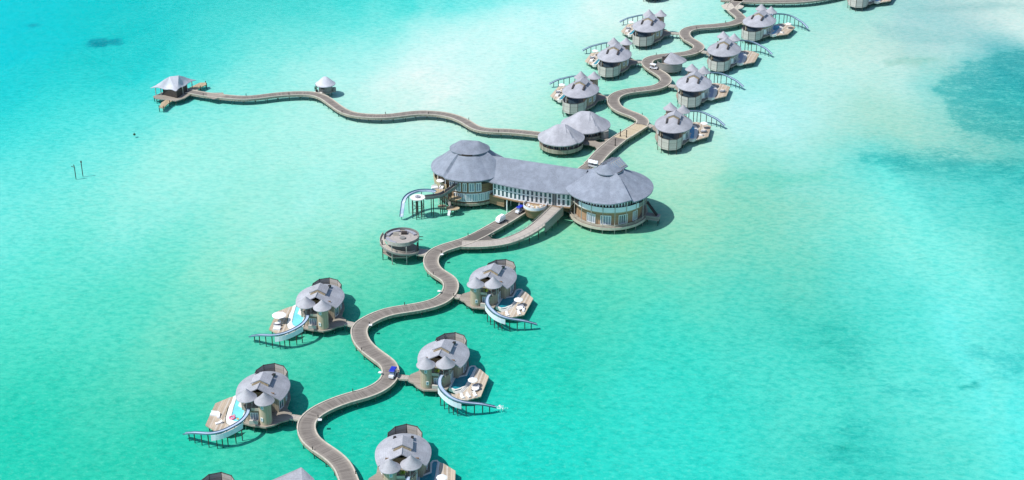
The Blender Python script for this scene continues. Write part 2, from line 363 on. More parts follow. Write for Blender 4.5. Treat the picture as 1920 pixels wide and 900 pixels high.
def water():
    cp = []; cc = []
    for (y, row) in WATER_ROWS:
        for (x, r, g, b) in row:
            p = P(x, y, BED_Z); cp.append((p[0], p[1]/2.1)); cc.append((lin(r), lin(g), lin(b)))
    cp = np.array(cp); cc = np.array(cc)
    far = [600, 900, 1500, 3000, 6000, 12000]
    xs = np.concatenate([[-v for v in far[::-1]], np.arange(-430, 430.1, 2.0), far])
    ys = np.concatenate([[-12000, -5000, -1500, -400, 0, 150, 240], np.arange(290, 905, 2.2), [960, 1100, 1400, 2000, 3500, 7000, 14000]])
    X, Y = np.meshgrid(xs, ys); nx, ny = len(xs), len(ys)
    rng = np.random.default_rng(3)
    # warp so that the patches have natural, wandering outlines
    def wob(X, Y, L, seed):
        r = np.random.default_rng(seed); s = np.zeros_like(X)
        for k in range(10):
            a = r.uniform(0, 2*pi); f = 2*pi/(L*r.uniform(0.6, 1.8)); s += np.sin((X*np.cos(a)+Y/2*np.sin(a))*f+r.uniform(0, 6.3))/3.2
        return s
    Xw = X+wob(X, Y, 26, 1)*3.0+wob(X, Y, 9, 2)*1.1
    Yw = (Y+wob(X, Y, 40, 4)*6.0+wob(X, Y, 14, 5)*2.2)/2.1
    out = np.zeros((ny*nx, 3)); q = np.stack([Xw.ravel(), Yw.ravel()], 1)
    for i in range(0, len(q), 20000):
        d2 = ((q[i:i+20000, None, :]-cp[None])**2).sum(2)
        dm = d2.min(1, keepdims=True)
        h = np.maximum(6.8, 0.62*np.sqrt(np.partition(d2, 3, axis=1)[:, 3:4]))
        wt = np.exp(-(d2-dm)/(2*h*h)); wt /= wt.sum(1, keepdims=True)
        out[i:i+20000] = wt @ cc
    # reef and turtle grass beds with crisp outlines
    zone = np.zeros(nx*ny)
    QX = X.ravel()+wob(X, Y, 12, 11).ravel()*1.2+wob(X, Y, 5, 12).ravel()*0.7; QY = Y.ravel()+wob(X, Y, 16, 13).ravel()*2.0+wob(X, Y, 6, 14).ravel()*1.2
    for (poly, c, k, gr, soft) in (
        ([(1990,80),(1920,88),(1880,92),(1850,101),(1805,114),(1790,131),(1755,146),(1739,167),(1767,199),(1778,227),(1811,252),(1990,285)], (96,206,198), 0.30, 1.1, 6.0),
        ([(1585,291),(1640,286),(1700,292),(1760,300),(1850,307),(1990,304),(1990,352),(1750,336),(1640,318)], (58,204,198), 0.4, 0.8, 4.0),
        ([(1622,302),(1660,302),(1735,385),(1790,470),(1850,600),(1880,700),(1905,810),(1868,810),(1838,700),(1790,605),(1738,495),(1690,405)], (122,238,228), 0.6, 0.0, 5.0),
        ([(1700,12),(1760,8),(1850,4),(1920,10),(1850,24),(1760,24),(1690,18)], (148,200,200), 0.5, 0.1, 4.0),
        ([(1640,40),(1700,50),(1770,62),(1840,76),(1790,84),(1700,82),(1640,70)], (150,206,206), 0.5, 0.1, 5.0),
        ([(1650,112),(1690,106),(1745,106),(1775,114),(1720,126),(1665,127)], (152,208,196), 0.6, 0.1, 3.0),
        ([(1340,330),(1420,318),(1540,322),(1560,345),(1440,352),(1350,345)], (112,214,192), 0.45, 0.3, 5.0),
        ([(160,80),(185,72),(222,74),(226,80),(190,87),(165,88)], (0,160,178), 0.7, 0.6, 1.2),
        ([(50,44),(74,43),(72,49),(54,50)], (0,170,186), 0.6, 0.5, 1.0),
        ([(1778,720),(1798,717),(1800,726),(1782,728)], (40,185,172), 0.5, 0.8, 0.8),
        ([(1808,720),(1828,718),(1832,730),(1814,731)], (30,178,168), 0.55, 0.9, 0.8),
        ([(1560,835),(1598,830),(1606,846),(1572,850)], (24,184,168), 0.6, 0.9, 1.2)):
        pg = [P(x, y, BED_Z) for (x, y) in poly]; n = len(pg)
        dmin = np.full(nx*ny, 1e9); inside = np.zeros(nx*ny, bool)
        for i in range(n):
            x0, y0 = pg[i][:2]; x1, y1 = pg[(i+1)%n][:2]
            ex, ey = x1-x0, (y1-y0)/2; px_, py_ = QX-x0, (QY-y0)/2
            t = np.clip((px_*ex+py_*ey)/(ex*ex+ey*ey+1e-9), 0, 1)
            dmin = np.minimum(dmin, np.hypot(px_-t*ex, py_-t*ey))
            if y0 != y1: inside ^= ((QY > min(y0,y1)) & (QY <= max(y0,y1)) & (QX < x0+(QY-y0)*(x1-x0)/(y1-y0)))
        sd = np.where(inside, dmin, -dmin); mk = np.clip(sd/soft+0.35, 0, 1); mk = mk*mk*(3-2*mk)
        out = out*(1-(mk*k)[:,None])+np.array([lin(v) for v in c])[None]*(mk*k)[:,None]
        zone = np.maximum(zone, mk*gr)
    col = np.clip(out/WATER_GAIN, 0.0, 0.90)
    me = bpy.data.meshes.new('sea_bed')
    v = np.stack([X.ravel(), Y.ravel(), np.full(nx*ny, BED_Z)], 1)
    idx = np.arange(nx*ny).reshape(ny, nx)
    f = np.stack([idx[:-1,:-1], idx[:-1,1:], idx[1:,1:], idx[1:,:-1]], 2).reshape(-1, 4)
    me.from_pydata(v.tolist(), [], f.tolist()); me.update()
    at = me.color_attributes.new('bed', 'FLOAT_COLOR', 'POINT')
    at.data.foreach_set('color', np.concatenate([col, np.ones((len(col),1))], 1).astype(np.float32).ravel())
    # how much turtle grass grows at each point
    gp = [(1560,640,24,.6),(1590,655,10,.8),(1700,720,18,.5),(1715,725,5,.9),(1670,722,6,.8),(1480,600,30,.45),(1590,850,24,.6),(1600,800,10,.8),(1580,845,10,.8),(1700,830,24,.4),(1320,690,40,.3),(1100,700,40,.3),(1845,660,8,.9),(1480,480,40,.25),(420,620,30,.25),
          (1880,150,22,1.0),(1840,190,24,.9),(1850,240,24,.8),(1790,130,12,.8),(1700,297,16,1.0),(1790,300,18,1.0),(1880,305,16,1.0),(1640,292,10,.8),
          (1900,680,14,.8),(1820,700,10,.6),(1780,320,30,.55),(1880,340,30,.6),(1900,440,24,.45),(900,600,40,.35),(1000,540,40,.3),(700,700,60,.2),(190,78,7,1.3),(60,45,4,1.0),(145,6,4,.9),(1420,720,40,.4),(1300,800,50,.3)]
    g = zone
    for (px, py, rad, amt) in gp:
        p = P(px, py); g = np.maximum(g, amt*np.exp(-(((v[:,0]-p[0])/(rad*1.0))**2+((v[:,1]-p[1])/(rad*1.3))**2)))
    ga = me.attributes.new('grass', 'FLOAT', 'POINT'); ga.data.foreach_set('value', g.astype(np.float32))
    m, nt, b = newmat('sea_bed'); me.materials.append(m)
    A = N(nt, 'ShaderNodeAttribute', attribute_name='bed'); G = N(nt, 'ShaderNodeAttribute', attribute_name='grass')
    pos = nt.nodes.new('ShaderNodeNewGeometry').outputs['Position']
    p2 = mapping(nt, pos, (0.62, 0.8, 1), rot=(0,0,radians(14)))
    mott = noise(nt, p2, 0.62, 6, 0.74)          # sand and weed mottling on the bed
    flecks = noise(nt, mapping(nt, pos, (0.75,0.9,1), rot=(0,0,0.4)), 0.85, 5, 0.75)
    rip = noise(nt, mapping(nt, pos, (0.55,1.1,1), rot=(0,0,radians(-24))), 0.62, 5, 0.68)
    weed = noise(nt, mapping(nt, pos, (0.6,1.0,1)), 0.75, 6, 0.8)
    weed = math1(nt, 'ADD', math1(nt, 'MULTIPLY', weed, 0.55), math1(nt, 'MULTIPLY', noise(nt, mapping(nt, pos, (0.5,0.9,1), rot=(0,0,radians(-12))), 0.22, 5, 0.7), 0.45))
    big = noise(nt, mapping(nt, pos, (1,0.5,1)), 0.03, 4, 0.6)
    c = A.outputs[0]
    # patches: darker weed film and paler sand flecks
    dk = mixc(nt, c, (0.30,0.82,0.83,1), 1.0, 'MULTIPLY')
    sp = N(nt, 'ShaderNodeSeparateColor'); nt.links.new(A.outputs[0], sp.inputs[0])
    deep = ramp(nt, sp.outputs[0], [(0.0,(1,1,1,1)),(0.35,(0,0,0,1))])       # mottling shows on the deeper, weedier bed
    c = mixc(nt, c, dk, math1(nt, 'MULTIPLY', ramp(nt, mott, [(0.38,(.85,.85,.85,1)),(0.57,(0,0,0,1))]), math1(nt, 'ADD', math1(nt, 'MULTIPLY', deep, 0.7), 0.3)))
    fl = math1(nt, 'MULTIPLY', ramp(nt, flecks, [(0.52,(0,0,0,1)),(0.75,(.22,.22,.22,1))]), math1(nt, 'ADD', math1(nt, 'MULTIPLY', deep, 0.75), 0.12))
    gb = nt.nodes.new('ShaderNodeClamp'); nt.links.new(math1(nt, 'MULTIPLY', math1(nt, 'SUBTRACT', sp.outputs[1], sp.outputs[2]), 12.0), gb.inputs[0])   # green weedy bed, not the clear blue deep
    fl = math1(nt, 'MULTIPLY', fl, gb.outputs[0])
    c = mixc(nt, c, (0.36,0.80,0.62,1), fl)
    dk2 = mixc(nt, c, (0.72,0.95,0.95,1), 1.0, 'MULTIPLY')
    c = mixc(nt, c, dk2, ramp(nt, big, [(0.36,(.3,.3,.3,1)),(0.55,(0,0,0,1))]))
    wmask = math1(nt, 'MULTIPLY', ramp(nt, math1(nt, 'ADD', weed, math1(nt, 'MULTIPLY', G.outputs['Fac'], 0.13)), [(0.555,(0,0,0,1)),(0.645,(1,1,1,1))]), math1(nt, 'MINIMUM', G.outputs['Fac'], 1.0))
    c = mixc(nt, c, mixc(nt, c, (0.08,0.62,0.68,1), 1.0, 'MULTIPLY'), math1(nt, 'MULTIPLY', wmask, 0.62))
    ripple_shade = ramp(nt, rip, [(0.36,(.86,.9,.9,1)),(0.5,(1,1,1,1)),(0.66,(1.0,1.0,1.0,1))])  # ripple light and shade of the water painted into the bed colour
    c = mixc(nt, c, ripple_shade, 1.0, 'MULTIPLY')
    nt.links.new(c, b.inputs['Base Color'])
    b.inputs['Roughness'].default_value = 1.0; b.inputs['Specular IOR Level'].default_value = 0.0
    bp = N(nt, 'ShaderNodeBump', inp={'Strength': 0.35, 'Distance': 0.5}); nt.links.new(rip, bp.inputs['Height'])
    nt.links.new(bp.outputs[0], b.inputs['Normal'])
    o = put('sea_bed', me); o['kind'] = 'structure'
    # the clear water surface above it: transparent, with rippled sky reflections
    wm = bpy.data.meshes.new('water'); E = 12000
    wm.from_pydata([(-E,-E,0),(E,-E,0),(E,E+2000,0),(-E,E+2000,0)], [], [(0,1,2,3)])
    m, nt, b = newmat('water'); nt.nodes.remove(b); wm.materials.append(m)
    pos = nt.nodes.new('ShaderNodeNewGeometry').outputs['Position']
    r1 = noise(nt, mapping(nt, pos, (0.6,1.0,1), rot=(0,0,radians(-24))), 0.7, 4, 0.65)
    bp = N(nt, 'ShaderNodeBump', inp={'Strength': 0.5, 'Distance': 0.5}); nt.links.new(r1, bp.inputs['Height'])
    tr = nt.nodes.new('ShaderNodeBsdfTransparent'); gl = N(nt, 'ShaderNodeBsdfGlossy', inp={'Roughness': 0.12})
    nt.links.new(bp.outputs[0], gl.inputs['Normal'])
    fr = N(nt, 'ShaderNodeFresnel', inp={'IOR': 1.33}); nt.links.new(bp.outputs[0], fr.inputs['Normal'])
    mx_ = nt.nodes.new('ShaderNodeMixShader'); nt.links.new(math1(nt, 'MULTIPLY', fr.outputs[0], 0.28), mx_.inputs[0])
    nt.links.new(tr.outputs[0], mx_.inputs[1]); nt.links.new(gl.outputs[0], mx_.inputs[2])
    nt.links.new(mx_.outputs[0], nt.nodes['Material Output'].inputs[0])
    o = put('water', wm); o['kind'] = 'structure'; return o
water()

# ------------------------------------------------------------------ boardwalks
def catmull(pts, step=1.3):
    out = []; n = len(pts)
    for i in range(n-1):
        p0, p1, p2, p3 = pts[max(i-1,0)], pts[i], pts[i+1], pts[min(i+2,n-1)]
        L = hypot(p2[0]-p1[0], p2[1]-p1[1]); k = max(1, int(L/step))
        for j in range(k):
            t = j/k
            out.append(tuple(0.5*((2*p1[a])+(-p0[a]+p2[a])*t+(2*p0[a]-5*p1[a]+4*p2[a]-p3[a])*t*t+(-p0[a]+3*p1[a]-3*p2[a]+p3[a])*t**3) for a in range(3)))
    out.append(tuple(pts[-1])); return out
def smooth_path(pts, it=6):
    """even spacing, then relax, so bends are round"""
    pts = [np.array(p) for p in pts]
    for _ in range(it):
        pts = [pts[0]]+[(pts[i-1]+pts[i]*2+pts[i+1])/4 for i in range(1,len(pts)-1)]+[pts[-1]]
    return [tuple(p) for p in pts]
def ribbon(pts, hw, thick, name, mat, parent):
    n = len(pts); vs = []; uvs = []; d = 0
    for i, p in enumerate(pts):
        a = pts[max(i-1,0)]; b = pts[min(i+1,n-1)]
        dx, dy = b[0]-a[0], b[1]-a[1]; L = hypot(dx, dy) or 1
        nx, ny = -dy/L, dx/L
        if i: d += hypot(p[0]-pts[i-1][0], p[1]-pts[i-1][1])
        for u in (-1, 0, 1):
            vs.append((p[0]-nx*hw*u, p[1]-ny*hw*u, p[2])); uvs.append((u, d))
    fs = []
    for i in range(n-1):
        for k in (0, 1):
            fs.append((i*3+k, i*3+k+1, (i+1)*3+k+1, (i+1)*3+k))
    mb = MB().slab(vs, fs, thick)
    me = mb.mesh(name, mat)
    ul = me.uv_layers.new(name='UVMap')
    uv2 = uvs+uvs
    arr = np.zeros((len(me.loops), 2), np.float32)
    li = np.zeros(len(me.loops), np.int32); me.loops.foreach_get('vertex_index', li)
    arr[:] = np.array(uv2, np.float32)[li]
    ul.data.foreach_set('uv', arr.ravel())
    return put(name, me, parent)
def at_dist(pts, gap):
    out = []; d = gap/2
    acc = 0
    for i in range(1, len(pts)):
        a, b = pts[i-1], pts[i]; L = hypot(b[0]-a[0], b[1]-a[1])
        while acc+L >= d:
            t = (d-acc)/L if L else 0
            p = tuple(a[k]+(b[k]-a[k])*t for k in range(3)); out.append((p, (b[0]-a[0])/L, (b[1]-a[1])/L)); d += gap
        acc += L
    return out
PILES = {}
def pile_mesh(top, r=0.17, mat='pile'):
    k = (round(top,1), r, mat)
    if k not in PILES: PILES[k] = MB().cyl((0,0), r, r, -1.9, k[0], 8).mesh('pile', M[mat], 40)
    return PILES[k]
def rel(pts, o): return [(p[0]-o[0], p[1]-o[1], p[2]) for p in pts]
WALKS = []
def boardwalk(label, pts, width=5.3, mat='deckpath', name='boardwalk', gap=5.0, group='boardwalks over the lagoon', kerb=True, register=True):
    path = smooth_path(catmull(pts, 1.4), 5)
    o = path[len(path)//2]; o = (o[0], o[1], 0)
    t = thing(name, label, 'boardwalk', o, 0, group)
    lp = rel(path, o); hw = width/2
    ribbon(lp, hw, 0.25, 'deck', M[mat], t)
    for s in (-1, 1):
        a, b = (hw-0.36, hw+0.06) if s > 0 else (-hw-0.06, -hw+0.36)
        if kerb: MB().strip(lp, a, b, 0.002, 0.2).build('kerb', M['kerb'], t)
        a, b = (hw-0.12, hw+0.02) if s > 0 else (-hw-0.02, -hw+0.12)
        MB().strip(lp, a, b, -0.85, -0.26).build('fascia', M['fascia'], t)
    L = sum(hypot(path[i+1][0]-path[i][0], path[i+1][1]-path[i][1]) for i in range(len(path)-1))
    gap = max(gap, 2*L/98)
    for (p, dx, dy) in at_dist(lp, gap):
        for s in (-1, 1):
            q = (p[0]-dy*s*(hw-0.45), p[1]+dx*s*(hw-0.45), 0)
            put('pile', pile_mesh(p[2]-0.26), t, q)
    if register: WALKS.append((path, hw))
    return t, path

Z = 1.6
NEAR = [(664,925),(653,900),(646.7,880),(630.7,860),(610.7,845.3),(593,834.7),(580,822.7),(572.8,801.3),(577.3,785.3),(594.7,770.7),(624,756.5),(653.3,745.9),(680,739.5),(705.9,729.9),(726.7,715.5),(733.6,700),(729.3,682.7),(709.9,668.8),(688,652),(677.3,638.7),(672,624),(674.7,610.7),(684.8,603.5),(706.7,592),(733.3,583.2),(761.3,579.5),(790.7,574.7),(817.3,568),(836.8,556.8),(846.7,538.7),(843.7,524.5),(828.8,515.5),(813.9,506.1),(806.9,490.7),(812,476),(825.3,467.2),(850.7,459.2),(875,452),(898,441),(920,429),(956,408),(976,395),(1008,376),(1045,353),(1078,330),(1108,309)]
MID = [(1108,309),(1112.9,305.6),(1125.9,289.7),(1144.7,272.8),(1162,259)]
GOLD = [(1162,259),(1185,245),(1203,233.5)]
FAR = [(1203,233.5),(1208.5,228),(1195,217.4),(1173.6,210.2),(1155.5,200.8),(1148.8,187),(1155,178.4),(1169,172.6),(1191,169),(1217,166.2),(1237,161.8),(1249.4,151.5),(1243.5,141),(1226.7,131),(1213,120),(1217.8,110.4),(1240,105.5),(1270,102.7),(1296.7,98.7),(1312,89.3),(1307,82.2),(1288.9,72.2),(1283,62.9),(1288.4,55.6),(1306.7,50.9),(1340,48.7),(1373,44.4),(1390.4,36),(1382,26),(1370.7,16),(1376.7,6.7),(1386,0),(1402,-14),(1420,-30)]
TOP = [(1352,-1.5),(1372,0),(1393,1.5),(1440,2.8),(1487,2.5),(1520,0),(1560,-7),(1610,-20)]
WEST = [(352,171),(381,176.4),(404.6,179.4),(428.4,181.8),(458,183.8),(487.8,181.4),(517.5,177.4),(557,174.8),(588.7,175.8),(608,182.7),(624.7,194.7),(643.9,207.9),(665.4,215),(703.7,218.2),(732.5,217.4),(763.6,213.4),(790,211),(823.5,212.7),(852.3,218.6),(873.8,228.2),(890.6,239),(912.2,244.3),(955.3,245.9),(991,249.3),(1020,252.5)]
U = lambda L, z=Z: [P(x, y, z) for (x, y) in L]
bw_near, path_near = boardwalk('long winding grey boardwalk in the foreground, running up to the big hall', U(NEAR))
bw_mid, path_mid = boardwalk('straight grey boardwalk section behind the big hall where buggies park', U(MID), 6.4)
bw_gold, path_gold = boardwalk('short stretch of boardwalk with fresh golden planks behind the two conical pavilions', U(GOLD), 6.4, 'newdeck')
bw_far, path_far = boardwalk('winding boardwalk between the far villas at upper right', U(FAR))
bw_top, path_top = boardwalk('boardwalk crossing at the very top edge of the picture', U(TOP), 4.6)
bw_west, path_west = boardwalk('narrow wavy boardwalk leading left to the dive pavilion', U(WEST), 4.3)
# lay-by widenings and the triangular landing at the fork
def landing(poly, parent, z=Z+0.006, mat='deckpath', name='landing'):
    o = parent.location
    pl = [P(x, y, z) for (x, y) in poly]
    return MB().prism([(p[0]-o[0], p[1]-o[1]) for p in pl], z-0.3, z).build(name, M[mat], parent)
landing([(868,449),(905,431),(928,430),(915,441),(922,447),(945,450),(900,460)], bw_near, Z+0.01, 'rampdeck')
landing([(1352,10),(1362,6),(1372,6),(1378,14),(1366,20),(1356,15)], bw_far, mat='kerb')
landing([(1376,15),(1384,8),(1395,11),(1392,15),(1382,18)], bw_far, mat='kerb')
landing([(388,174),(418,173.5),(423,180),(402,185.5),(388,182)], bw_west, mat='deck')

# ------------------------------------------------------------------ water villas
def roof_sheet():
    """oval shingle roof: half cone at the back, ridge running out to a straight cut front"""
    A, BK, FR, ZE, RI, Y0 = 7.8, 9.4, -6.5, 6.3, 3.9, 1.0
    def wid(y): return A*sqrt(max(0, 1-(y/(BK if y > 0 else 12.2))**2))
    def prof(q): return ZE+RI*(1-q)**0.92*(1-0.10*q) if q < 1 else ZE
    vs = []; fs = []; key = {}
    def V(x, y, z):
        k = (round(x,3), round(y,3))
        if k not in key: key[k] = len(vs); vs.append((x, y, z))
        return key[k]
    ny, nq = 9, 8
    for j in range(ny):
        for i in range(-nq, nq):
            q = []
            for (jj, ii) in ((j,i),(j,i+1),(j+1,i+1),(j+1,i)):
                y = FR+(Y0-FR)*jj/ny; u = ii/nq; q.append(V(wid(y)*u, y, prof(abs(u))))
            fs.append(tuple(q))
    na = 36
    def R(a):
        c, s = cos(a), sin(a)
        aa = (c/A)**2+(s/BK)**2; bb = 2*Y0*s/BK**2; cc = (Y0/BK)**2-1
        return (-bb+sqrt(bb*bb-4*aa*cc))/(2*aa)
    for k in range(na):
        a0, a1 = pi*k/na, pi*(k+1)/na
        for i in range(nq):
            q = []
            for (a, ii) in ((a0,i),(a0,i+1),(a1,i+1),(a1,i)):
                if ii == 0: v = V(0, Y0, prof(0))
                else:
                    r = R(a)*ii/nq; v = V(r*cos(a), Y0+r*sin(a), prof(ii/nq))
                if v not in q: q.append(v)
            fs.append(tuple(q))
    return vs, fs
ROOFV, ROOFF = roof_sheet()
def cone_roof(mb, c, r, z0, h, n=28):
    """shingled cone with a slight flare, closed underneath"""
    prof = [(r*0.2, z0+0.25), (r, z0-0.02), (r, z0+0.16), (r*0.82, z0+0.16+h*0.13), (r*0.5, z0+0.16+h*0.43), (r*0.22, z0+0.16+h*0.74), (0.03, z0+h)]
    return mb.lathe(prof, n, c)
SLIDE = [(2.0,-10.9,5.85),(1.7,-13.2,5.8),(2.7,-17.0,5.5),(6.0,-20.4,4.8),(8.9,-21.5,4.2),(11.4,-21.2,3.6),(13.7,-20.3,3.0),(16.0,-19.4,2.4),(17.9,-18.4,1.5),(19.6,-17.4,0.6)]
def window(name, parent, w, h, loc, rz, bars=2, frame='white', pane='glass', rows=1, t=0.12, fw=0.17):
    """framed window facing local -Y; frame and pane are separate meshes"""
    f = MB()
    f.box(-w/2, -t, 0, w/2, t, fw); f.box(-w/2, -t, h-fw, w/2, t, h)
    for i in range(bars+1):
        x = -w/2+fw/2+(w-fw)*i/bars
        f.box(x-fw/2, -t*0.97, fw+0.002, x+fw/2, t*0.97, h-fw-0.002)
    for r in range(1, rows):
        f.box(-w/2+fw, -t*0.9, h*r/rows-fw/2, w/2-fw, t*0.9, h*r/rows+fw/2)
    o = f.build(name, M[frame], parent, None, loc, rz)
    MB().box(-w/2+0.04, -0.03, 0.04, w/2-0.04, 0.03, h-0.04).build('pane', M[pane], o)
    return o
def mx(m, loc): return (loc[0]*m, loc[1], loc[2])
def build_villa(m):
    t = thing('water_villa', '', 'villa')
    # platform
    base = [(-5.6,8.2),(-7.2,3),(-7.4,-3),(-9.3,-5.2),(-9.8,-7.2),(-9.2,-9.0),(-7.2,-10.2),(-5.7,-12.0),(-3.4,-13.4),(0.5,-12.9),(3.4,-11.9),(4.2,-9.6),(4.4,-5.5),(7.2,-3),(7.2,3),(5.6,8.2)]
    MB().prism(base, 0.95, 1.42).mirror(m).build('platform', M['deck'], t)
    # body under the big roof: curved wall, straight front
    ring = [(6.5*cos(a), 8.4*sin(a)) for a in [radians(d) for d in range(-30, 211, 8)]]
    ring = [(x, y) for (x, y) in ring if y > -5.2]+[(-5.5,-5.2),(5.5,-5.2)]
    wl = MB().prism(ring, 1.43, 6.25).mirror(m).build('wall', M['wallwood'], t)
    for (a, ww, hh, z, pane) in ((176,2.0,2.6,2.3,'paleglass'),(205,2.2,3.0,1.9,'glass'),(-4,2.6,3.2,1.6,'glass'),(22,2.6,3.2,1.6,'glass'),(150,1.4,1.6,3.2,'glass'),(40,1.7,2.6,1.9,'white')):
        a = radians(a); x, y = 6.56*cos(a), 8.46*sin(a)
        na = atan2(sin(a)/8.4, cos(a)/6.5)+pi/2
        if m < 0: x = -x; na = -na
        window('window', wl, ww, hh, (x, y, z), na, 2, 'white', pane)
    MB().arcwall(1.0, 0.02, 1.5, 6.1, radians(58), radians(122), 14, sx=6.62, sy=8.52).mirror(m).build('bathroom_dark_panel', M['glass'], wl, 20)  # dark panel standing in for the shaded interior of the bathroom opening
    # two-storey front block with roof terrace
    MB().prism([(-2.2,-5.25),(4.0,-5.25),(3.8,-8.6),(2.6,-10.5),(-1.4,-10.5),(-2.2,-9.1)], 1.43, 5.3).mirror(m).build('front_block', M['wallwood'], t)
    fb = MB().prism([(-2.6,-5.3),(4.3,-5.3),(4.1,-9.0),(3.0,-11.4),(-1.4,-11.4),(-2.6,-9.4)], 5.31, 5.55).mirror(m).build('terrace_floor', M['deck'], t)
    rl = MB()
    path = [(4.15,-6,5.55),(4.05,-8.9,5.55),(2.9,-11.25,5.55)]
    for q0, q1 in ((path[0],path[1]),(path[1],path[2])):
        rl.tube([(q0[0],q0[1],6.55),(q1[0],q1[1],6.55)], 0.06, 5); rl.tube([(q0[0],q0[1],6.05),(q1[0],q1[1],6.05)], 0.04, 5)
    for q in path: rl.cyl((q[0],q[1]), 0.07, 0.07, 5.55, 6.6, 6)
    rl.mirror(m).build('terrace_railing', M['kerb'], t)
    MB().box(-1.35,-11.38,5.56,1.0,-11.3,6.45).mirror(m).build('terrace_parapet', M['kerb'], t)
    window('window', t, 2.4, 2.6, mx(m,(0.4,-10.58,1.8)), 0, 3, 'white', 'paleglass')
    window('window', t, 2.6, 3.0, mx(m,(3.98,-6.9,1.7)), m*radians(88), 3, 'white', 'glass')
    MB().box(-1.0,-12.5,1.43,1.6,-11.7,2.7).mirror(m).build('planter_wall', M['screenwood'], t)
    # stone-coloured round tower with cone
    tw = MB().lathe([(1.85,1.0),(1.78,8.95)], 22, (-3,-10.9)).mirror(m).build('tower', M['towerwood'], t, 30)
    tr = cone_roof(MB(), (-3,-10.9), 2.95, 8.7, 2.95).mirror(m).build('tower_roof', M['shingle_pale'], tw, 50)
    for (a, z) in ((-68, 2.9), (-80, 7.0)):
        a = radians(a); window('window', tw, 0.75, 1.15, mx(m,(-3+1.86*cos(a),-10.9+1.86*sin(a),z)), m*(a+pi/2), 1, 'white', 'paleglass')
    # terrace canopy
    cn = cone_roof(MB(), (2.6,-9.3), 3.0, 8.6, 3.1).mirror(m).build('canopy_roof', M['shingle_pale'], t, 50)
    for k in range(6):
        a = 2*pi*k/6+0.4
        MB().cyl((2.6+1.7*cos(a),-9.3+1.7*sin(a)), 0.1, 0.1, 5.55, 8.75, 6).mirror(m).build('canopy_post', M['palepile'], t)
    # back of the terrace: a brown wall under the roof cut
    MB().prism([(-4.6,-5.3),(4.6,-5.3),(4.6,-5.5),(-4.6,-5.5)], 6.3, 8.2).mirror(m).build('gable_wall', M['brown'], t)
    # main roof
    vs = [(v[0],v[1],v[2]) for v in ROOFV]
    rf = MB().slab(vs, ROOFF, 0.32).mirror(m).build('roof', M['shingle'], t, 16)
    sp = MB()
    sv = [(-2.85,-3.3,9.75),(0,-3.3,11.15),(2.85,-3.3,9.75),(-2.85,1.3,9.75),(0,1.3,11.15),(2.85,1.3,9.75)]
    sp.slab(sv, [(0,1,4,3),(1,2,5,4)], 0.28).mirror(m).build('sliding_roof', M['shingle'], rf, 16)
    for y in (-3.45, 1.33):
        g = MB()
        pts = [(-2.5,9.5),(0,10.78),(2.5,9.5),(2.4,8.95),(0,10.05),(-2.4,8.95)]
        f0 = [(p[0],y,p[1]) for p in pts]; f1 = [(p[0],y+0.12,p[1]) for p in pts]
        g.add(f0+f1, [(0,5,4,1),(1,4,3,2),(6,7,10,11),(7,8,9,10)]+[(i,(i+1)%6,(i+1)%6+6,i+6) for i in range(6)])
        g.mirror(m).build('gable_board', M['tan'], rf)
    for x in (-2.45, 2.45):
        r_ = MB()
        for (y0, y1) in ((1.9,2.8),(2.8,3.7),(3.7,4.5)):
            def zr(y):
                q = hypot(x/7.8*1.0, (y-1.0)/8.4); return 6.3+3.9*(1-q)**0.92*(1-0.10*q)
            z0, z1 = zr(y0), zr(y1)
            v = [(x-.36,y0,z0-.1),(x+.36,y0,z0-.1),(x+.36,y1,z1-.1),(x-.36,y1,z1-.1),(x-.36,y0,z0+.7),(x+.36,y0,z0+.7),(x+.36,y1,z1+.55),(x-.36,y1,z1+.55)]
            r_.add(v, [(3,2,1,0),(4,5,6,7),(0,1,5,4),(1,2,6,5),(2,3,7,6),(3,0,4,7)])
        r_.mirror(m).build('roof_rail', M['redwood'], rf)
    MB().tube([(0,-6.5,10.22),(0,-3.4,10.24)], 0.13, 6).mirror(m).build('ridge_cap', M['shingle_pale'], rf)
    # open-air bathroom behind a tall slatted screen
    oct_ = [(-4.8,6.6),(-4.8,10.8),(-2.9,13.9),(0.2,15.2),(3.3,13.9),(4.8,10.8),(4.8,6.6)]
    MB().prism(oct_, 0.95, 1.45).mirror(m).build('bathroom_floor', M['dark'], t)
    for i in range(6):
        a, b = Vector(oct_[i]), Vector(oct_[i+1]); d = (b-a); L = d.length; c = (a+b)/2
        p = MB(); p.box(-L/2+0.06, -0.06, 0.9, L/2-0.06, 0.06, 5.5)
        ang = atan2(d.y, d.x)
        if m < 0: c = Vector((-c.x, c.y)); ang = -ang
        s_ = p.build('screen_panel', M['screenwood'], t, None, (c.x, c.y, 0), ang)
        MB().box(-L/2, -0.1, 5.5, L/2, 0.1, 5.62).build('top_rail', M['dark'], s_)
    for q in oct_: MB().cyl(q, 0.13, 0.13, -1.9, 5.7, 6).mirror(m).build('screen_post', M['dark'], t)
    MB().cyl((0.6,10.6), 0.95, 1.05, 1.46, 2.1, 14).mirror(m).build('bathtub', M['white'], t, 40)
    MB().box(-3.9,9.0,1.46,-2.6,10.0,2.3).mirror(m).build('vanity', M['dark'], t)
    # pool with pale rim and shelf
    pool = [(4.7,-5.2),(7.2,-3.2),(7.2,1.4),(7.6,2.2),(8.3,2.3),(8.8,1.5),(8.4,-4),(7.8,-9.0),(7.0,-10.9),(6.0,-11.6),(4.4,-10.8)]
    if m > 0: pool = [(x+0.65 if x > 7 else x, y) for (x, y) in pool]
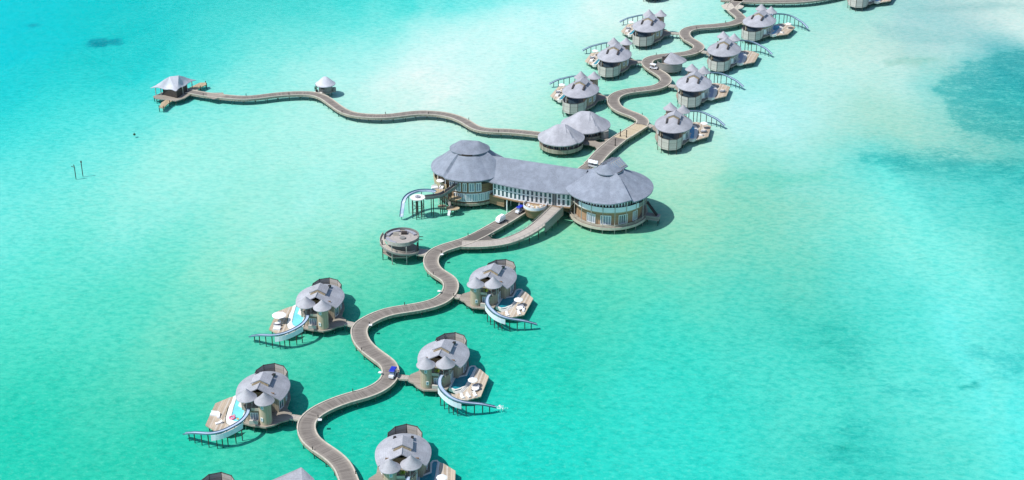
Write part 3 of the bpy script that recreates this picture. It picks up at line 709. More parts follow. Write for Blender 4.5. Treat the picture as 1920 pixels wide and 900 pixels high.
    def off(poly, d):
        cx = sum(p[0] for p in poly)/len(poly); cy = sum(p[1] for p in poly)/len(poly); o = []
        n = len(poly)
        for i in range(n):
            a, b, c = Vector(poly[i-1]), Vector(poly[i]), Vector(poly[(i+1)%n])
            n1 = Vector(((b-a).y, -(b-a).x)).normalized(); n2 = Vector(((c-b).y, -(c-b).x)).normalized()
            ar = sum(poly[k][0]*poly[(k+1)%n][1]-poly[(k+1)%n][0]*poly[k][1] for k in range(n))
            sg = 1 if ar > 0 else -1
            q = b+(n1+n2).normalized()*d*sg/max(0.5, (n1+n2).length/2); o.append((q.x, q.y))
        return o
    outer = off(pool, 0.95 if m < 0 else 0.5)
    n = len(pool)
    rim = MB()
    vs = [(p[0],p[1],1.72) for p in outer]+[(p[0],p[1],1.72) for p in pool]+[(p[0],p[1],1.3) for p in pool]+[(p[0],p[1],0.55) for p in outer]
    fs = []
    for i in range(n):
        k = (i+1) % n
        fs += [(i,k,k+n,i+n),(i+n,k+n,k+2*n,i+2*n),(k,i,i+3*n,k+3*n)]
    rim.add(vs, [f[::-1] for f in fs])
    rim.add([(p[0],p[1],0.55) for p in outer], [tuple(range(n))])
    pl = rim.mirror(m).build('pool', M['cream'], t)
    MB().prism(pool, 1.30, 1.56).mirror(m).build('pool_water', M['poolshaded'], pl)
    st = MB()
    for k in range(3): st.strip([(9.65+k*.33,2.2,1.6-.18*k),(9.25+k*.33,-4,1.6-.18*k),(8.75+k*.33,-9.2,1.6-.18*k),(7.9+k*.33,-11.9,1.6-.18*k),(6.2+k*.2,-13.0-.25*k,1.6-.18*k)], -0.36, 0, -0.2, 0)
    st.mirror(m).build('pool_step', M['cream'], t)
    # sun deck
    dk = [(9.5,2.1),(10.9,1.7),(14.4,-2.0),(14.3,-13.6),(10.9,-16.2),(7.6,-16.8),(5.2,-15.4),(4.3,-13.2),(6.2,-14.0),(8.6,-12.3),(9.6,-9.2),(10.2,-4)]
    MB().prism(dk, 0.95, 1.35).mirror(m).build('sun_deck', M['sundeck'], t)
    # water slide
    sp_ = catmull(SLIDE, 0.9)
    sl = MB().strip(sp_, -0.48, 0.48, -0.12, 0.0).mirror(m).build('slide', M['slide'], t)
    for s in (-1, 1):
        a, b = (0.48, 0.58) if s > 0 else (-0.58, -0.48)
        MB().strip(sp_, a, b, -0.2, 0.24).mirror(m).build('slide_side', M['slideside'], sl)
    for i in (2,3,4,5,6,7,8):
        x, y, z = SLIDE[i]
        MB().cyl((x, y), 0.16, 0.16, -1.9, z-0.13, 7).mirror(m).build('slide_post', M['pile'], sl)
    for (i, f) in ((2,.45),(3,.5)):
        x, y, z = [SLIDE[i][k]*(1-f)+SLIDE[i+1][k]*f for k in range(3)]
        MB().cyl((x, y), 0.16, 0.16, -1.9, z-0.13, 7).mirror(m).build('slide_post', M['pile'], sl)
    cl = [p for p in sp_ if 2.6 < p[0] < 10.4 and p[1] < -16.4]
    sv = []; n = len(cl)
    for i in range(n):
        a, b = cl[max(i-1,0)], cl[min(i+1,n-1)]; L = hypot(b[0]-a[0], b[1]-a[1])
        ox, oy = (b[1]-a[1])/L, -(b[0]-a[0])/L
        for (d, z) in ((0.78, cl[i][2]-2.1), (0.78, cl[i][2]-0.3), (0.70, cl[i][2]-0.3), (0.70, cl[i][2]-2.1)): sv.append((cl[i][0]+ox*d, cl[i][1]+oy*d, z))
    sf = [(i*4+q, (i+1)*4+q, (i+1)*4+(q+1)%4, i*4+(q+1)%4) for i in range(n-1) for q in range(4)]+[(3,2,1,0),tuple((n-1)*4+q for q in range(4))]
    MB().add(sv, sf).mirror(m).build('shade_panel', M['panel'], sl)
    # piles
    for q in [(-6,5),(-6.6,-1),(-8.6,-7.4),(-6.4,-10.2),(-3.4,-12.6),(0.3,-12.4),(3.0,-11.3),(3.8,-7),(6.4,-1),(5.6,6),(0,3),(-3,10.5),(3.4,10.5),(13.6,-3),(13.6,-8),(13.4,-13),(10.4,-15.4),(7,-15.8),(10.6,0.6),(8.8,-6),(6.4,-11.6)]:
        put('pile', pile_mesh(0.95, 0.2), t, (q[0]*m, q[1], 0))
    MB().cyl((13.2,-4.6), 0.55, 0.6, 0.3, 0.94, 10).mirror(m).build('water_tank', M['pile'], t)
    return t

def nearest_walk(p, exclude=()):
    best = None
    for (path, hw) in WALKS:
        for i in range(1, len(path)-1):
            q = path[i]; d = hypot(q[0]-p[0], q[1]-p[1])
            if best is None or d < best[0]: best = (d, q, hw)
    return best
def to_world(loc, rz, p):
    return (loc[0]+p[0]*cos(rz)-p[1]*sin(rz), loc[1]+p[0]*sin(rz)+p[1]*cos(rz), p[2] if len(p) > 2 else 0)
def footbridge(label, a, b, z=1.46, width=2.2, group='short footbridges to the villas'):
    c = ((a[0]+b[0])/2, (a[1]+b[1])/2, 0); rz = atan2(b[1]-a[1], b[0]-a[0]); L = hypot(b[0]-a[0], b[1]-a[1])
    t = thing('footbridge', label, 'footbridge', c, rz, group)
    k = max(2, int(L/2)); pts = [(-L/2+L*i/k, 0, z) for i in range(k+1)]
    ribbon(pts, width/2, 0.22, 'deck', M['rampdeck'], t)
    for s in (-1, 1):
        MB().box(-L/2+0.02, s*width/2-0.1, z-0.45, L/2-0.02, s*width/2+0.1, z+0.14).build('kerb', M['kerb'], t)
    for x in (-L*0.25, L*0.25):
        for s in (-1, 1): put('pile', pile_mesh(z-0.24, 0.13), t, (x, s*(width/2-0.3), 0))
    return t

# parasols, loungers and so on
def make_parasol(r=1.5, sq=False):
    t = thing('parasol', '', 'parasol')
    MB().cyl((0,0), 0.4, 0.4, 0, 0.1, 12).build('foot', M['white'], t)
    MB().cyl((0,0), 0.05, 0.05, 0.1, 2.75, 6).build('pole', M['white'], t)
    MB().lathe([(r*0.96,2.28),(r,2.26),(r,2.34),(r*0.5,2.68),(0.02,2.92)], 10 if not sq else 4).build('canopy', M['canvas'], t, 12)
    return t
def make_lounger():
    t = thing('sun_lounger', '', 'sun lounger')
    MB().box(-0.4,-1.0,0.0,0.4,1.0,0.28).build('frame', M['white'], t)
    p = MB().box(-0.38,-0.98,0.28,0.38,0.35,0.42)
    p.add([(-.38,.35,.3),(.38,.35,.3),(.38,1.1,.78),(-.38,1.1,.78),(-.38,.30,.42),(.38,.30,.42),(.38,1.05,.92),(-.38,1.05,.92)],[(3,2,1,0),(4,5,6,7),(0,1,5,4),(1,2,6,5),(2,3,7,6),(3,0,4,7)])
    p.build('mattress', M['cushion'], t)
    return t
def make_daybed():
    t = thing('daybed', '', 'daybed')
    MB().cyl((0,0), 1.25, 1.3, 0, 0.4, 18).build('base', M['dark'], t, 40)
    MB().cyl((0,0), 1.18, 1.1, 0.4, 0.62, 18).build('mattress', M['cushion'], t, 40)
    MB().arcwall(1.32, 0.25, 0.4, 1.15, radians(20), radians(175), 12).build('backrest', M['greycushion'], t, 40)
    return t
def make_sofa():
    t = thing('outdoor_sofa', '', 'sofa')
    MB().box(-1.2,-0.75,0,1.2,0.75,0.4).build('base', M['white'], t)
    MB().box(-1.15,-0.7,0.4,1.15,0.45,0.58).build('seat', M['cushion'], t)
    MB().box(-1.2,0.46,0.4,1.2,0.75,0.95).build('backrest', M['cushion'], t)
    return t
def make_plant():
    t = thing('potted_plant', '', 'plant')
    MB().cyl((0,0), 0.3, 0.4, 0, 0.6, 10).build('pot', M['stone'], t, 40)
    f = MB(); rnd = random.Random(4)
    for k in range(16):
        a = rnd.uniform(0, 2*pi); L = rnd.uniform(0.9, 1.7); h = rnd.uniform(0.7, 1.7); wd = 0.2
        pts = [(0,0,0.55),(L*.45*cos(a),L*.45*sin(a),0.6+h*.8),(L*cos(a),L*sin(a),0.6+h*.75)]
        nx, ny = -sin(a)*wd, cos(a)*wd
        f.add([(pts[0][0],pts[0][1],pts[0][2]),(pts[1][0]+nx,pts[1][1]+ny,pts[1][2]),(pts[1][0]-nx,pts[1][1]-ny,pts[1][2]),(pts[2][0],pts[2][1],pts[2][2])],[(0,1,2),(1,3,2)])
    f.build('leaves', M['lime'], t)
    return t
PROTO = {}
def spawn(kind, fn, label, loc, rz, group):
    if kind not in PROTO: PROTO[kind] = fn(); o = PROTO[kind]
    else: o = copy_tree(PROTO[kind])
    o.location = loc; o.rotation_euler = (0,0,rz); o['label'] = label; o.scale = (1,1,1)
    if group: o['group'] = group
    return o

DK = 1.35
VILLAS = [
 # roof centre px, rotation, mirror, far?, label, short name, deck furniture
 (600.8,557.8,-5.5,-1,0,'water villa left of the boardwalk with a big round white parasol beside its sunlit pool','villa left of the boardwalk with the biggest parasol','A'),
 (494,727,-5,-1,0,'water villa at lower left with a pink float in its narrow pool','lower left villa with the pink float','B'),
 (390,944,-4,-1,0,'water villa mostly cut off by the bottom edge, only its screen top showing','cut off villa at the bottom edge','-'),
 (925,520,-15,1,0,'water villa right of the boardwalk nearest the big hall, three white loungers on its deck','villa just below the hall','C'),
 (832.4,665,-10.5,1,0,'water villa right of the blue buggy, with white splash at its slide end','villa beside the blue buggy','D'),
 (756,848,1,1,0,'water villa cut by the bottom edge right of the boardwalk, lime plant on its terrace','villa cut by the bottom edge','E'),
 (1263,233,-13,-1,1,'far water villa nearest behind the big hall, right of the golden planks','far villa beside the golden planks','F'),
 (1301,157,-16,-1,1,'far water villa right of the boardwalk and just below the fan-roofed drum hut','far villa below the drum hut','G'),
 (1357.6,93.4,-19.4,-1,1,'far water villa right of the boardwalk, with empty pale deck and grey pool','far villa with the empty pale deck','H'),
 (1423.4,39.7,-28,-1,1,'far water villa at the top bend, blue pool and white parasols on its deck','far villa with the blue pool at the top bend','I'),
 (1088.4,169.3,-18.7,1,1,'far water villa left of the boardwalk, just above the two conical pavilions','far left villa above the conical pavilions','J'),
 (1151.7,103.5,-17,1,1,'far water villa left of the boardwalk, footbridge opposite the drum hut','far left villa opposite the drum hut','K'),
 (1216.2,48.7,-20,1,1,'far water villa left of the boardwalk, rearmost of the three whole ones on that side','rearmost far left villa','L'),
 (1234,-35,-22,1,1,'water villa cut off at the top edge, only the foot of its screen visible','villa cut off at the top edge','-'),
 (1618,-20,-24,-1,1,'water villa at the top right edge, deck and pool visible below the frame edge','villa at the top right edge','M'),
]
VP = {}
GV = 'water villas along the boardwalk'
for (px, py, rot, m, far, label, short, furn) in VILLAS:
    p = P(px, py, 6.3); loc = (p[0], p[1], 0); rz = radians(rot+(180 if far else 0))
    if m not in VP: VP[m] = build_villa(m); v = VP[m]
    else: v = copy_tree(VP[m])
    pw = {'A':'poolsunlit','B':'poolsunlit','-':'poolsunlit','F':'poolblue','G':'poolgrey','H':'poolgrey','I':'poolblue','M':'poolblue'}.get(furn)
    for ch in v.children_recursive:
        k = ch.name.split('.')[0]
        if k == 'pool_water' and pw:
            ch.material_slots[0].link = 'OBJECT'; ch.material_slots[0].material = M[pw]
    v.location = loc; v.rotation_euler = (0,0,rz); v['label'] = label; v['group'] = GV
    if far:
        for ch in list(v.children_recursive):
            if ch.name.split('.')[0] == 'shade_panel': bpy.data.objects.remove(ch)
    # footbridge
    a = to_world(loc, rz, (-9.5*m, -7.4)); bd = nearest_walk(a)
    if furn not in ('M',) and not (furn == '-' and far):
        q = bd[1]; d = bd[0]; f = (d-bd[2]-0.1)/d
        footbridge('short plank footbridge to the '+short, a, (a[0]+(q[0]-a[0])*f, a[1]+(q[1]-a[1])*f))
    def L_(x, y, z=DK): 
        w_ = to_world(loc, rz, (x*m, y)); return (w_[0], w_[1], z)
    GP, GL = 'white parasols on the villa decks', 'white loungers on the villa decks'
    if furn in 'ACDEFIJKLM':
        pp = {'A':(12.0,-8.5),'C':(10.9,-8.2),'D':(10.8,-8.6),'E':(10.8,-8.4)}.get(furn, (11.6,-10.5))
        o = spawn('parasol', make_parasol, 'white parasol on the '+short, L_(*pp), rz, GP)
        if furn == 'A': o.scale = (1.55,1.55,1.05)
    if furn in 'CDEFGJKL':
        spawn('daybed', make_daybed, 'round white daybed on the '+short, L_(11.9,-10.2 if not far else -6.5), rz+m*radians(-30), 'round daybeds on the villa decks')
    if furn in 'CD':
        for i, (x, y, side) in enumerate(((8.9,-15.0,'nearest the slide'),(12.4,-13.2,'nearest the deck edge'))):
            spawn('lounger', make_lounger, 'white lounger %s of the %s' % (side, short), L_(x, y), rz+m*radians(35), GL)
    if furn == 'C': spawn('lounger', make_lounger, 'white lounger nearest the daybed of the '+short, L_(13.3,-10.9), rz+radians(10), GL)
    if furn == 'D': spawn('lounger', make_lounger, 'white lounger between two others of the '+short, L_(10.6,-14.2), rz+radians(40), GL)
    if furn == 'A':
        spawn('daybed', make_daybed, 'round white daybed under the big parasol left of the boardwalk', L_(12.1,-10.8), rz+pi, 'round daybeds on the villa decks')
        spawn('sofa', make_sofa, 'white outdoor sofa in front of the big parasol left of the boardwalk', L_(11.7,-13.4), rz, 'white sofas on the villa decks')
    if furn == 'B':
        spawn('sofa', make_sofa, 'white outdoor sofa at the deck edge of the '+short, L_(13.0,-8.2), rz+radians(-5), 'white sofas on the villa decks')
        spawn('lounger', make_lounger, 'white lounger beside the sofa of the '+short, L_(11.6,-9.0), rz+radians(8), GL)
        spawn('lounger', make_lounger, 'white lounger nearest the slide of the '+short, L_(10.6,-12.6), rz+radians(-60), GL)
        fl = thing('pool_float', 'pink flamingo shaped ring float on the narrow pool of the lower left villa', 'pool float', L_(7.3,-9.8,1.56), 0)
        r_ = MB()
        ring = [(0.75*cos(2*pi*k/16), 0.75*sin(2*pi*k/16), 0.18) for k in range(17)]
        r_.tube(ring, 0.26, 8); r_.build('ring', M['pink'], fl, 50)
        MB().tube([(0.7,0,0.35),(0.95,0,0.9),(0.75,0,1.2),(0.45,0,1.15)], 0.13, 7).build('neck', M['pink'], fl, 50)
        MB().tube([(0.45,0,1.15),(0.2,0,0.95)], 0.09, 6).build('beak', M['orange'], fl, 50)
        MB().cyl((1.7,-.5), 0.32, 0.32, 0.0, 0.2, 10).build('tail_ring', M['orange'], fl, 50)
    if furn in 'FI':
        spawn('lounger', make_lounger, 'white lounger on the '+short, L_(11.2,-2.5), rz+radians(70), GL)
    if furn in 'JKL':
        spawn('sofa', make_sofa, 'white outdoor sofa by the pool of the '+short, L_(11.4,-2.8), rz+radians(90), 'white sofas on the villa decks')
    if furn in 'CDE':
        spawn('plant', make_plant, 'lime green potted plant on the terrace of the '+short, L_(0.3,-10.4,5.55), rz, 'lime plants on villa terraces')
    if furn == 'D':
        e = SLIDE[-1]; c = L_(e[0]+1.2, e[1]+0.5, 0.0)
        f = MB(); rnd = random.Random(5)
        for k in range(90):
            a = rnd.uniform(0, 2*pi); r = abs(rnd.gauss(0, 0.8)); s = rnd.uniform(0.05, 0.17)
            x, y, z = r*cos(a)*1.5, r*sin(a), rnd.uniform(0, 0.9)*max(0, 1-r/2.5)
            f.add([(x-s,y,z),(x,y-s,z),(x+s,y,z),(x,y+s,z),(x,y,z+s*.8),(x,y,z-s*.6)],[(0,1,4),(1,2,4),(2,3,4),(3,0,4),(1,0,5),(2,1,5),(3,2,5),(0,3,5)])
        sp2 = f.build('splash', M['canvas']); sp2.location = c
        tag(sp2, 'white splash of water at the foot of the slide beside the blue buggy villa', 'splash', None, 'stuff')

# ------------------------------------------------------------------ the big hall
A0 = P(882, 362); B0 = P(1140.5, 402.5)
HR = atan2(B0[1]-A0[1], B0[0]-A0[0]); HL = hypot(B0[0]-A0[0], B0[1]-A0[1])
HC = ((A0[0]+B0[0])/2, (A0[1]+B0[1])/2, 0)
hall = thing('main_hall', 'large hall of two round shingle-roofed wings joined by a long ridge roof', 'building', HC, HR)
def hl(px, py, z=0):
    w_ = P(px, py, z); dx, dy = w_[0]-HC[0], w_[1]-HC[1]
    return (dx*cos(HR)+dy*sin(HR), -dx*sin(HR)+dy*cos(HR), z)
FA = -HR            # add to a world angle to get the hall's own angle
def wa(d): return radians(d)+FA
XL, XR = -HL/2, HL/2
def fold(a, f0, f1, amp):
    """overlapping roof plane: rises steadily from f0 to f1 (degrees), then drops back"""
    a = a % 360
    if f0 <= a <= f1: return amp*(a-f0)/(f1-f0)
    if f1 < a < f1+4: return amp*(1-(a-f1)/4)
    return 0
def rotunda_roof(c, r, z0, r1, z1, folds, name, parent, mat='shingle_hall', sx=1, sy=1):
    """big roof with a soft flare; 'flats' are plane facets (world degrees)"""
    angs = sorted(set(list(range(0,360,4))+[f[1] for f in folds]+[f[1]+4 for f in folds]+[f[0] for f in folds])); n = len(angs)
    prof = [(1.0,0.0),(0.86,0.10),(0.66,0.33),(0.45,0.62),(0.0,1.0)]
    vs = []; fs = []
    for (t, h) in [(1.0,0.0),(0.8,0.17),(0.55,0.41),(0.28,0.70),(0.0,1.0)]:
        rr = r1+(r-r1)*t
        for d in angs:
            a = wa(d); vs.append((c[0]+rr*cos(a)*sx, c[1]+rr*sin(a)*sy, z0+(z1-z0)*h+sum(fold(d, *f) for f in folds)*(0.45+0.9*t*(1-t)*2)))
    for j in range(4):
        for i in range(n):
            k = (i+1) % n; fs.append((j*n+i, j*n+k, (j+1)*n+k, (j+1)*n+i))
    o = MB().slab(vs, fs, 0.45).build(name, M[mat], parent, 7.0)
    return o
lr = rotunda_roof((XL,0), 14.9, 11.7, 6.6, 18.2, [(303,333,2.1),(205,228,1.2)], 'rotunda_roof', hall)
rr_ = rotunda_roof((XR,0), 16.4, 12.0, 4.9, 18.2, [(268,296,2.2),(338,352,1.0)], 'rotunda_roof', hall)
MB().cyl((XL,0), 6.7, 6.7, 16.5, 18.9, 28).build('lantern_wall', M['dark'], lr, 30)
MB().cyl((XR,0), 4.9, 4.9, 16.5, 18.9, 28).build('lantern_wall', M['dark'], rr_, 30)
# cap of the left rotunda: low hipped oval with a short ridge
def ridge_cap(c, a, rx, ry, rl, z0, h, parent, name, mat, n=36, rot=0.0, th=0.35, folds=()):
    vs = []; fs = []
    steps = [(1.0,0.0),(0.75,0.22),(0.45,0.56),(0.2,0.84),(0.0,1.0)]
    for (t, hh) in steps:
        for i in range(n):
            q = 2*pi*i/n
            ex, ey = rx*cos(q), ry*sin(q)
            ix = max(-rl/2, min(rl/2, ex)); iy = 0
            x, y = ix+(ex-ix)*t, iy+(ey-iy)*t
            vs.append((c[0]+x*cos(rot)-y*sin(rot), c[1]+x*sin(rot)+y*cos(rot), z0+h*hh+sum(fold(math.degrees(atan2(y,x)), *f) for f in folds)*(0.5+t*(1-t)*2)*(1 if t > 0 else 0)))
    for j in range(len(steps)-1):
        for i in range(n):
            k = (i+1) % n; fs.append((j*n+i, j*n+k, (j+1)*n+k, (j+1)*n+i))
    return MB().slab(vs, fs, th).build(name, M[mat], parent, 25 if not folds else 9)
ridge_cap((XL,0), 0, 7.7, 6.6, 6.5, 18.9, 3.0, lr, 'lantern_cap', 'shingle_hall', rot=wa(-8))
cap = ridge_cap((XR,0), 0, 5.9, 5.0, 5.0, 18.7, 2.6, rr_, 'lantern_cap', 'shingle_hall', rot=wa(55))
# glazed slope on the right-hand lantern
ca = wa(52)
gx = Vector((cos(ca), sin(ca), 0)); gr = Vector((cos(ca-pi/2), sin(ca-pi/2), 0))
def gp(u, v, h=0):
    q = Vector((XR,0,21.5))+gx*u+gr*(v*3.9)+Vector((0,0,-2.7*v+h)); return tuple(q)
sk = MB()
vs = [gp(-1.6,-.05),gp(6.2,-.05),gp(6.2,1.0),gp(-1.6,1.0)]
sk.slab(vs, [(0,3,2,1)], 0.3)
sky_o = sk.build('skylight', M['shingle_hall'], rr_)
MB().add([gp(-1.6,0,-.32),gp(6.2,0,-.32),gp(6.2,-.9,-3.6),gp(-1.6,-.9,-3.6)], [(0,1,2,3),(3,2,1,0)]).build('skylight_back', M['shingle_hall'], rr_)
for k in range(5):
    u0 = -0.3+k*1.28
    fr = MB().slab([gp(u0,0.14,.16),gp(u0+.95,0.14,.16),gp(u0+.95,.86,.16),gp(u0,.86,.16)], [(0,3,2,1)], 0.12).build('window', M['palepile'], sky_o)
    MB().slab([gp(u0+.14,0.2,.2),gp(u0+.81,0.2,.2),gp(u0+.81,.8,.2),gp(u0+.14,.8,.2)], [(0,3,2,1)], 0.06).build('pane', M['paleglass'], fr)
# gallery between the rotundas
def bulge(x): return 2.3*(1-(x/(HL/2-9))**2)
GX0, GX1 = XL+7.6, XR-8.6
vs = []; fs = []; nx_ = 20
secs = [(-1,0.0),(-0.75,0.20),(-0.45,0.52),(-0.2,0.80),(0,1.0),(0.4,0.6),(1,0.0)]
for i in range(nx_+1):
    x = GX0+(GX1-GX0)*i/nx_
    for (u, h) in secs:
        y = u*(9.0+max(0,bulge(x))) if u < 0 else u*9.0
        vs.append((x, y, 10.7+(17.0-10.7)*h))
k_ = len(secs)
for i in range(nx_):
    for j in range(k_-1):
        fs.append((i*k_+j, (i+1)*k_+j, (i+1)*k_+j+1, i*k_+j+1))
MB().slab(vs, fs, 0.4).build('gallery_roof', M['shingle_hall'], hall, 18)
def wy(x): return -(7.4+bulge(x))
wx0, wx1 = XL+12.5, XR-12.3
nb = 18
pl_ = [(wx0+(wx1-wx0)*i/nb, wy(wx0+(wx1-wx0)*i/nb)) for i in range(nb+1)]
MB().prism([(x, y+0.35) for (x, y) in pl_]+[(wx1,7.5),(wx0,7.5)], 4.75, 10.85).build('gallery_wall', M['white'], hall)
MB().prism([(x, y-0.6) for (x, y) in pl_]+[(wx1,7.8),(wx0,7.8)], 4.35, 4.74).build('gallery_floor', M['brown'], hall)
for i in range(nb):
    (x0, y0), (x1, y1) = pl_[i], pl_[i+1]
    L = hypot(x1-x0, y1-y0)
    if i == 14:
        window('door', hall, L-0.1, 5.3, ((x0+x1)/2, (y0+y1)/2+0.15, 4.76), atan2(y1-y0, x1-x0), 2, 'steel', 'glass', 1)
    else:
        window('window', hall, L-0.08, 5.7, ((x0+x1)/2, (y0+y1)/2+0.15, 4.8), atan2(y1-y0, x1-x0), 1, 'white', 'glass', 2, 0.2, 0.36)
# below the gallery floor: closed store rooms and the drive-through
MB().prism([(wx0-2,-7.0),(wx0+4.6,-8.7),(wx0+4.6,6),(wx0-2,6)], 0.7, 4.34).build('store_room', M['brown'], hall)
MB().prism([(wx1-9.5,-3.0),(wx1,-5),(wx1+1,6),(wx1-9.5,6)], 0.7, 4.29).build('store_room', M['brown'], hall)
for (x, y) in ((wx0+5.9,-9.0),(wx0+5.2,-3),(wx0+11,-9.5),(wx0+11,-3),(wx0+17.5,-8.8)):
    MB().cyl((x, y), 0.28, 0.28, -1.9, 4.29, 10).build('column', M['white'], hall, 40)
# left rotunda body
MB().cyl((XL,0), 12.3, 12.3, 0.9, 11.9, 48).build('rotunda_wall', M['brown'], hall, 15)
MB().arcwall(12.9, 0.8, 0.55, 1.5, 0, 2*pi, 48, (XL,0)).build('base_rim', M['fascia'], hall, 15)
for d in range(247, 345, 11):
    a = wa(d); window('window', hall, 2.25, 3.3, (XL+12.38*cos(a), 12.38*sin(a), 2.15), a+pi/2, 3, 'white', 'paleglass', 1, 0.16, 0.26)
for d in (238, 250, 262, 274, 286):
    a = wa(d); window('window', hall, 2.2 if d != 262 else 1.6, 3.6, (XL+12.42*cos(a), 12.42*sin(a), 6.2), a+pi/2, 2, 'white', 'paleglass' if d != 262 else 'glass', 1, 0.2, 0.3)
MB().arcwall(12.46, 0.2, 9.0, 11.4, wa(292), wa(345), 12, (XL,0)).build('clerestory', M['dark'], hall, 15)
# curved balcony on the left
MB().arcwall(14.0, 2.0, 6.3, 6.7, wa(165), wa(232), 16, (XL,0)).build('balcony_floor', M['tan'], hall, 15)
MB().arcwall(14.05, 0.15, 6.72, 8.6, wa(165), wa(232), 16, (XL,0)).build('balcony_wall', M['tan'], hall, 15)
MB().arcwall(14.6, 2.4, 2.9, 3.3, wa(178), wa(240), 16, (XL,0)).build('balcony_floor', M['tan'], hall, 15)
for d in (170, 190, 210, 229):
    a = wa(d); MB().cyl((XL+13.8*cos(a), 13.8*sin(a)), 0.14, 0.14, -1.9, 11.6, 8).build('column', M['white'], hall)
for k in range(26):
    a = wa(360*k/26); put('pile', pile_mesh(0.8, 0.24), hall, (XL+11.9*cos(a), 11.9*sin(a), 0))
# right rotunda body: lower verandah, wall, upper balcony
MB().cyl((XR,0), 14.4, 14.6, 1.0, 1.7, 56).build('verandah_floor', M['deck'], hall, 15)
MB().arcwall(14.75, 0.35, 0.65, 1.66, 0, 2*pi, 56, (XR,0)).build('base_rim', M['kerb'], hall, 15)
vr = MB().arcwall(14.5, 0.1, 2.55, 2.68, 0, 2*pi, 56, (XR,0))
vr.arcwall(14.5, 0.06, 2.12, 2.2, 0, 2*pi, 56, (XR,0)); vr.build('verandah_railing', M['kerb'], hall, 15)
MB().cyl((XR,0), 12.4, 12.4, 1.72, 7.2, 48).build('rotunda_wall', M['terra'], hall, 15)
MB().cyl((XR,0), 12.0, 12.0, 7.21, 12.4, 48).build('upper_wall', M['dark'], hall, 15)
MB().arcwall(14.0, 3.0, 7.22, 7.5, 0, 2*pi, 56, (XR,0)).build('balcony_floor', M['kerb'], hall, 15)
MB().arcwall(14.05, 0.12, 7.51, 9.4, wa(215), wa(318), 30, (XR,0)).build('balcony_wall', M['panel'], hall, 15)
MB().arcwall(14.05, 0.12, 7.51, 9.0, wa(318), wa(395), 20, (XR,0)).build('balcony_wall', M['greywall'], hall, 15)
for d in range(212, 330, 5):
    a = wa(d); MB().obox((XR+13.3*cos(a), 13.3*sin(a), 9.3), 0.55, 0.12, 2.3, a+pi/2).build('louvre', M['white'] if d < 300 else M['steel'], hall)
for k in range(20):
    a = wa(360*k/20+6); MB().cyl((XR+14.15*cos(a), 14.15*sin(a)), 0.14, 0.14, -1.9, 12.2, 8).build('column', M['palepile'], hall)
for (d, ww) in ((236,3.6),(262,4.0),(292,3.6),(318,2.6)):
    a = wa(d); window('window', hall, ww, 3.7, (XR+12.46*cos(a), 12.46*sin(a), 1.9), a+pi/2, 4, 'white', 'paleglass' if d < 280 else 'glass', 1, 0.16, 0.24)
for k in range(20):
    a = wa(360*k/20); put('pile', pile_mesh(0.9, 0.24), hall, (XR+12.4*cos(a), 12.4*sin(a), 0))
# outside stair on the right
a = wa(342)
stair = MB()
c0 = Vector((XR+14.6*cos(a), 14.6*sin(a), 0)); tdir = Vector((cos(a), sin(a), 0)); sd = Vector((-sin(a), cos(a), 0))
for k in range(12):
    q = c0+tdir*(0.2+k*0.36); z = 7.4-k*0.46
    stair.obox((q.x, q.y, z-0.5), 0.4, 1.8, 0.5, a)
stair.build('stair', M['dark'], hall)
q = c0+tdir*2.4
MB().obox((q.x, q.y, 0.9), 5.0, 3.0, 1.6, a).build('stair_landing', M['greywall'], hall)
for (u, v) in ((0.6,-1),(4.6,-1),(4.6,1)):
    q = c0+tdir*u+sd*v; put('pile', pile_mesh(0.9, 0.2), hall, (q.x, q.y, 0))
# drum shaped balcony in front
dc = hl(1003, 407)
MB().lathe([(3.0,0.8),(3.3,1.0),(3.9,3.4),(4.3,4.2)], 28, dc).build('drum', M['brown'], hall, 30)
MB().cyl(dc, 4.4, 4.4, 4.2, 4.55, 28).build('drum_floor', M['tan'], hall, 30)
MB().arcwall(4.4, 0.12, 4.56, 5.6, 0, 2*pi, 28, dc).build('drum_rail', M['panel'], hall, 20)
MB().prism([(dc[0]-2.5,dc[1]+2),(dc[0]+2.5,dc[1]+2),(dc[0]+2.5,wy(0)),(dc[0]-2.5,wy(0))], 4.25, 4.5).build('drum_bridge', M['tan'], hall)
for (x, y) in ((-1.5,-1),(1.5,-1),(0,1.5)): put('pile', pile_mesh(0.9, 0.25), hall, (dc[0]+x, dc[1]+y, 0))
for i, (x, y) in enumerate(((-2.2,-1.2),(-0.4,-2.0),(1.6,-1.7),(2.4,0.2))):
    w_ = to_world(HC, HR, (dc[0]+x, dc[1]+y)); pos_ = ['leftmost','second from the left','third from the left','rightmost'][i]
    t = thing('armchair', 'white armchair on the drum balcony of the hall, %s of four' % pos_, 'armchair', (w_[0], w_[1], 4.55), i, 'white armchairs on the drum balcony')
    MB().cyl((0,0), 0.55, 0.62, 0, 0.45, 12).build('seat', M['cushion'], t, 40)
    MB().arcwall(0.66, 0.2, 0.3, 0.9, 0.4, pi+0.6, 10).build('backrest', M['cushion'], t, 40)

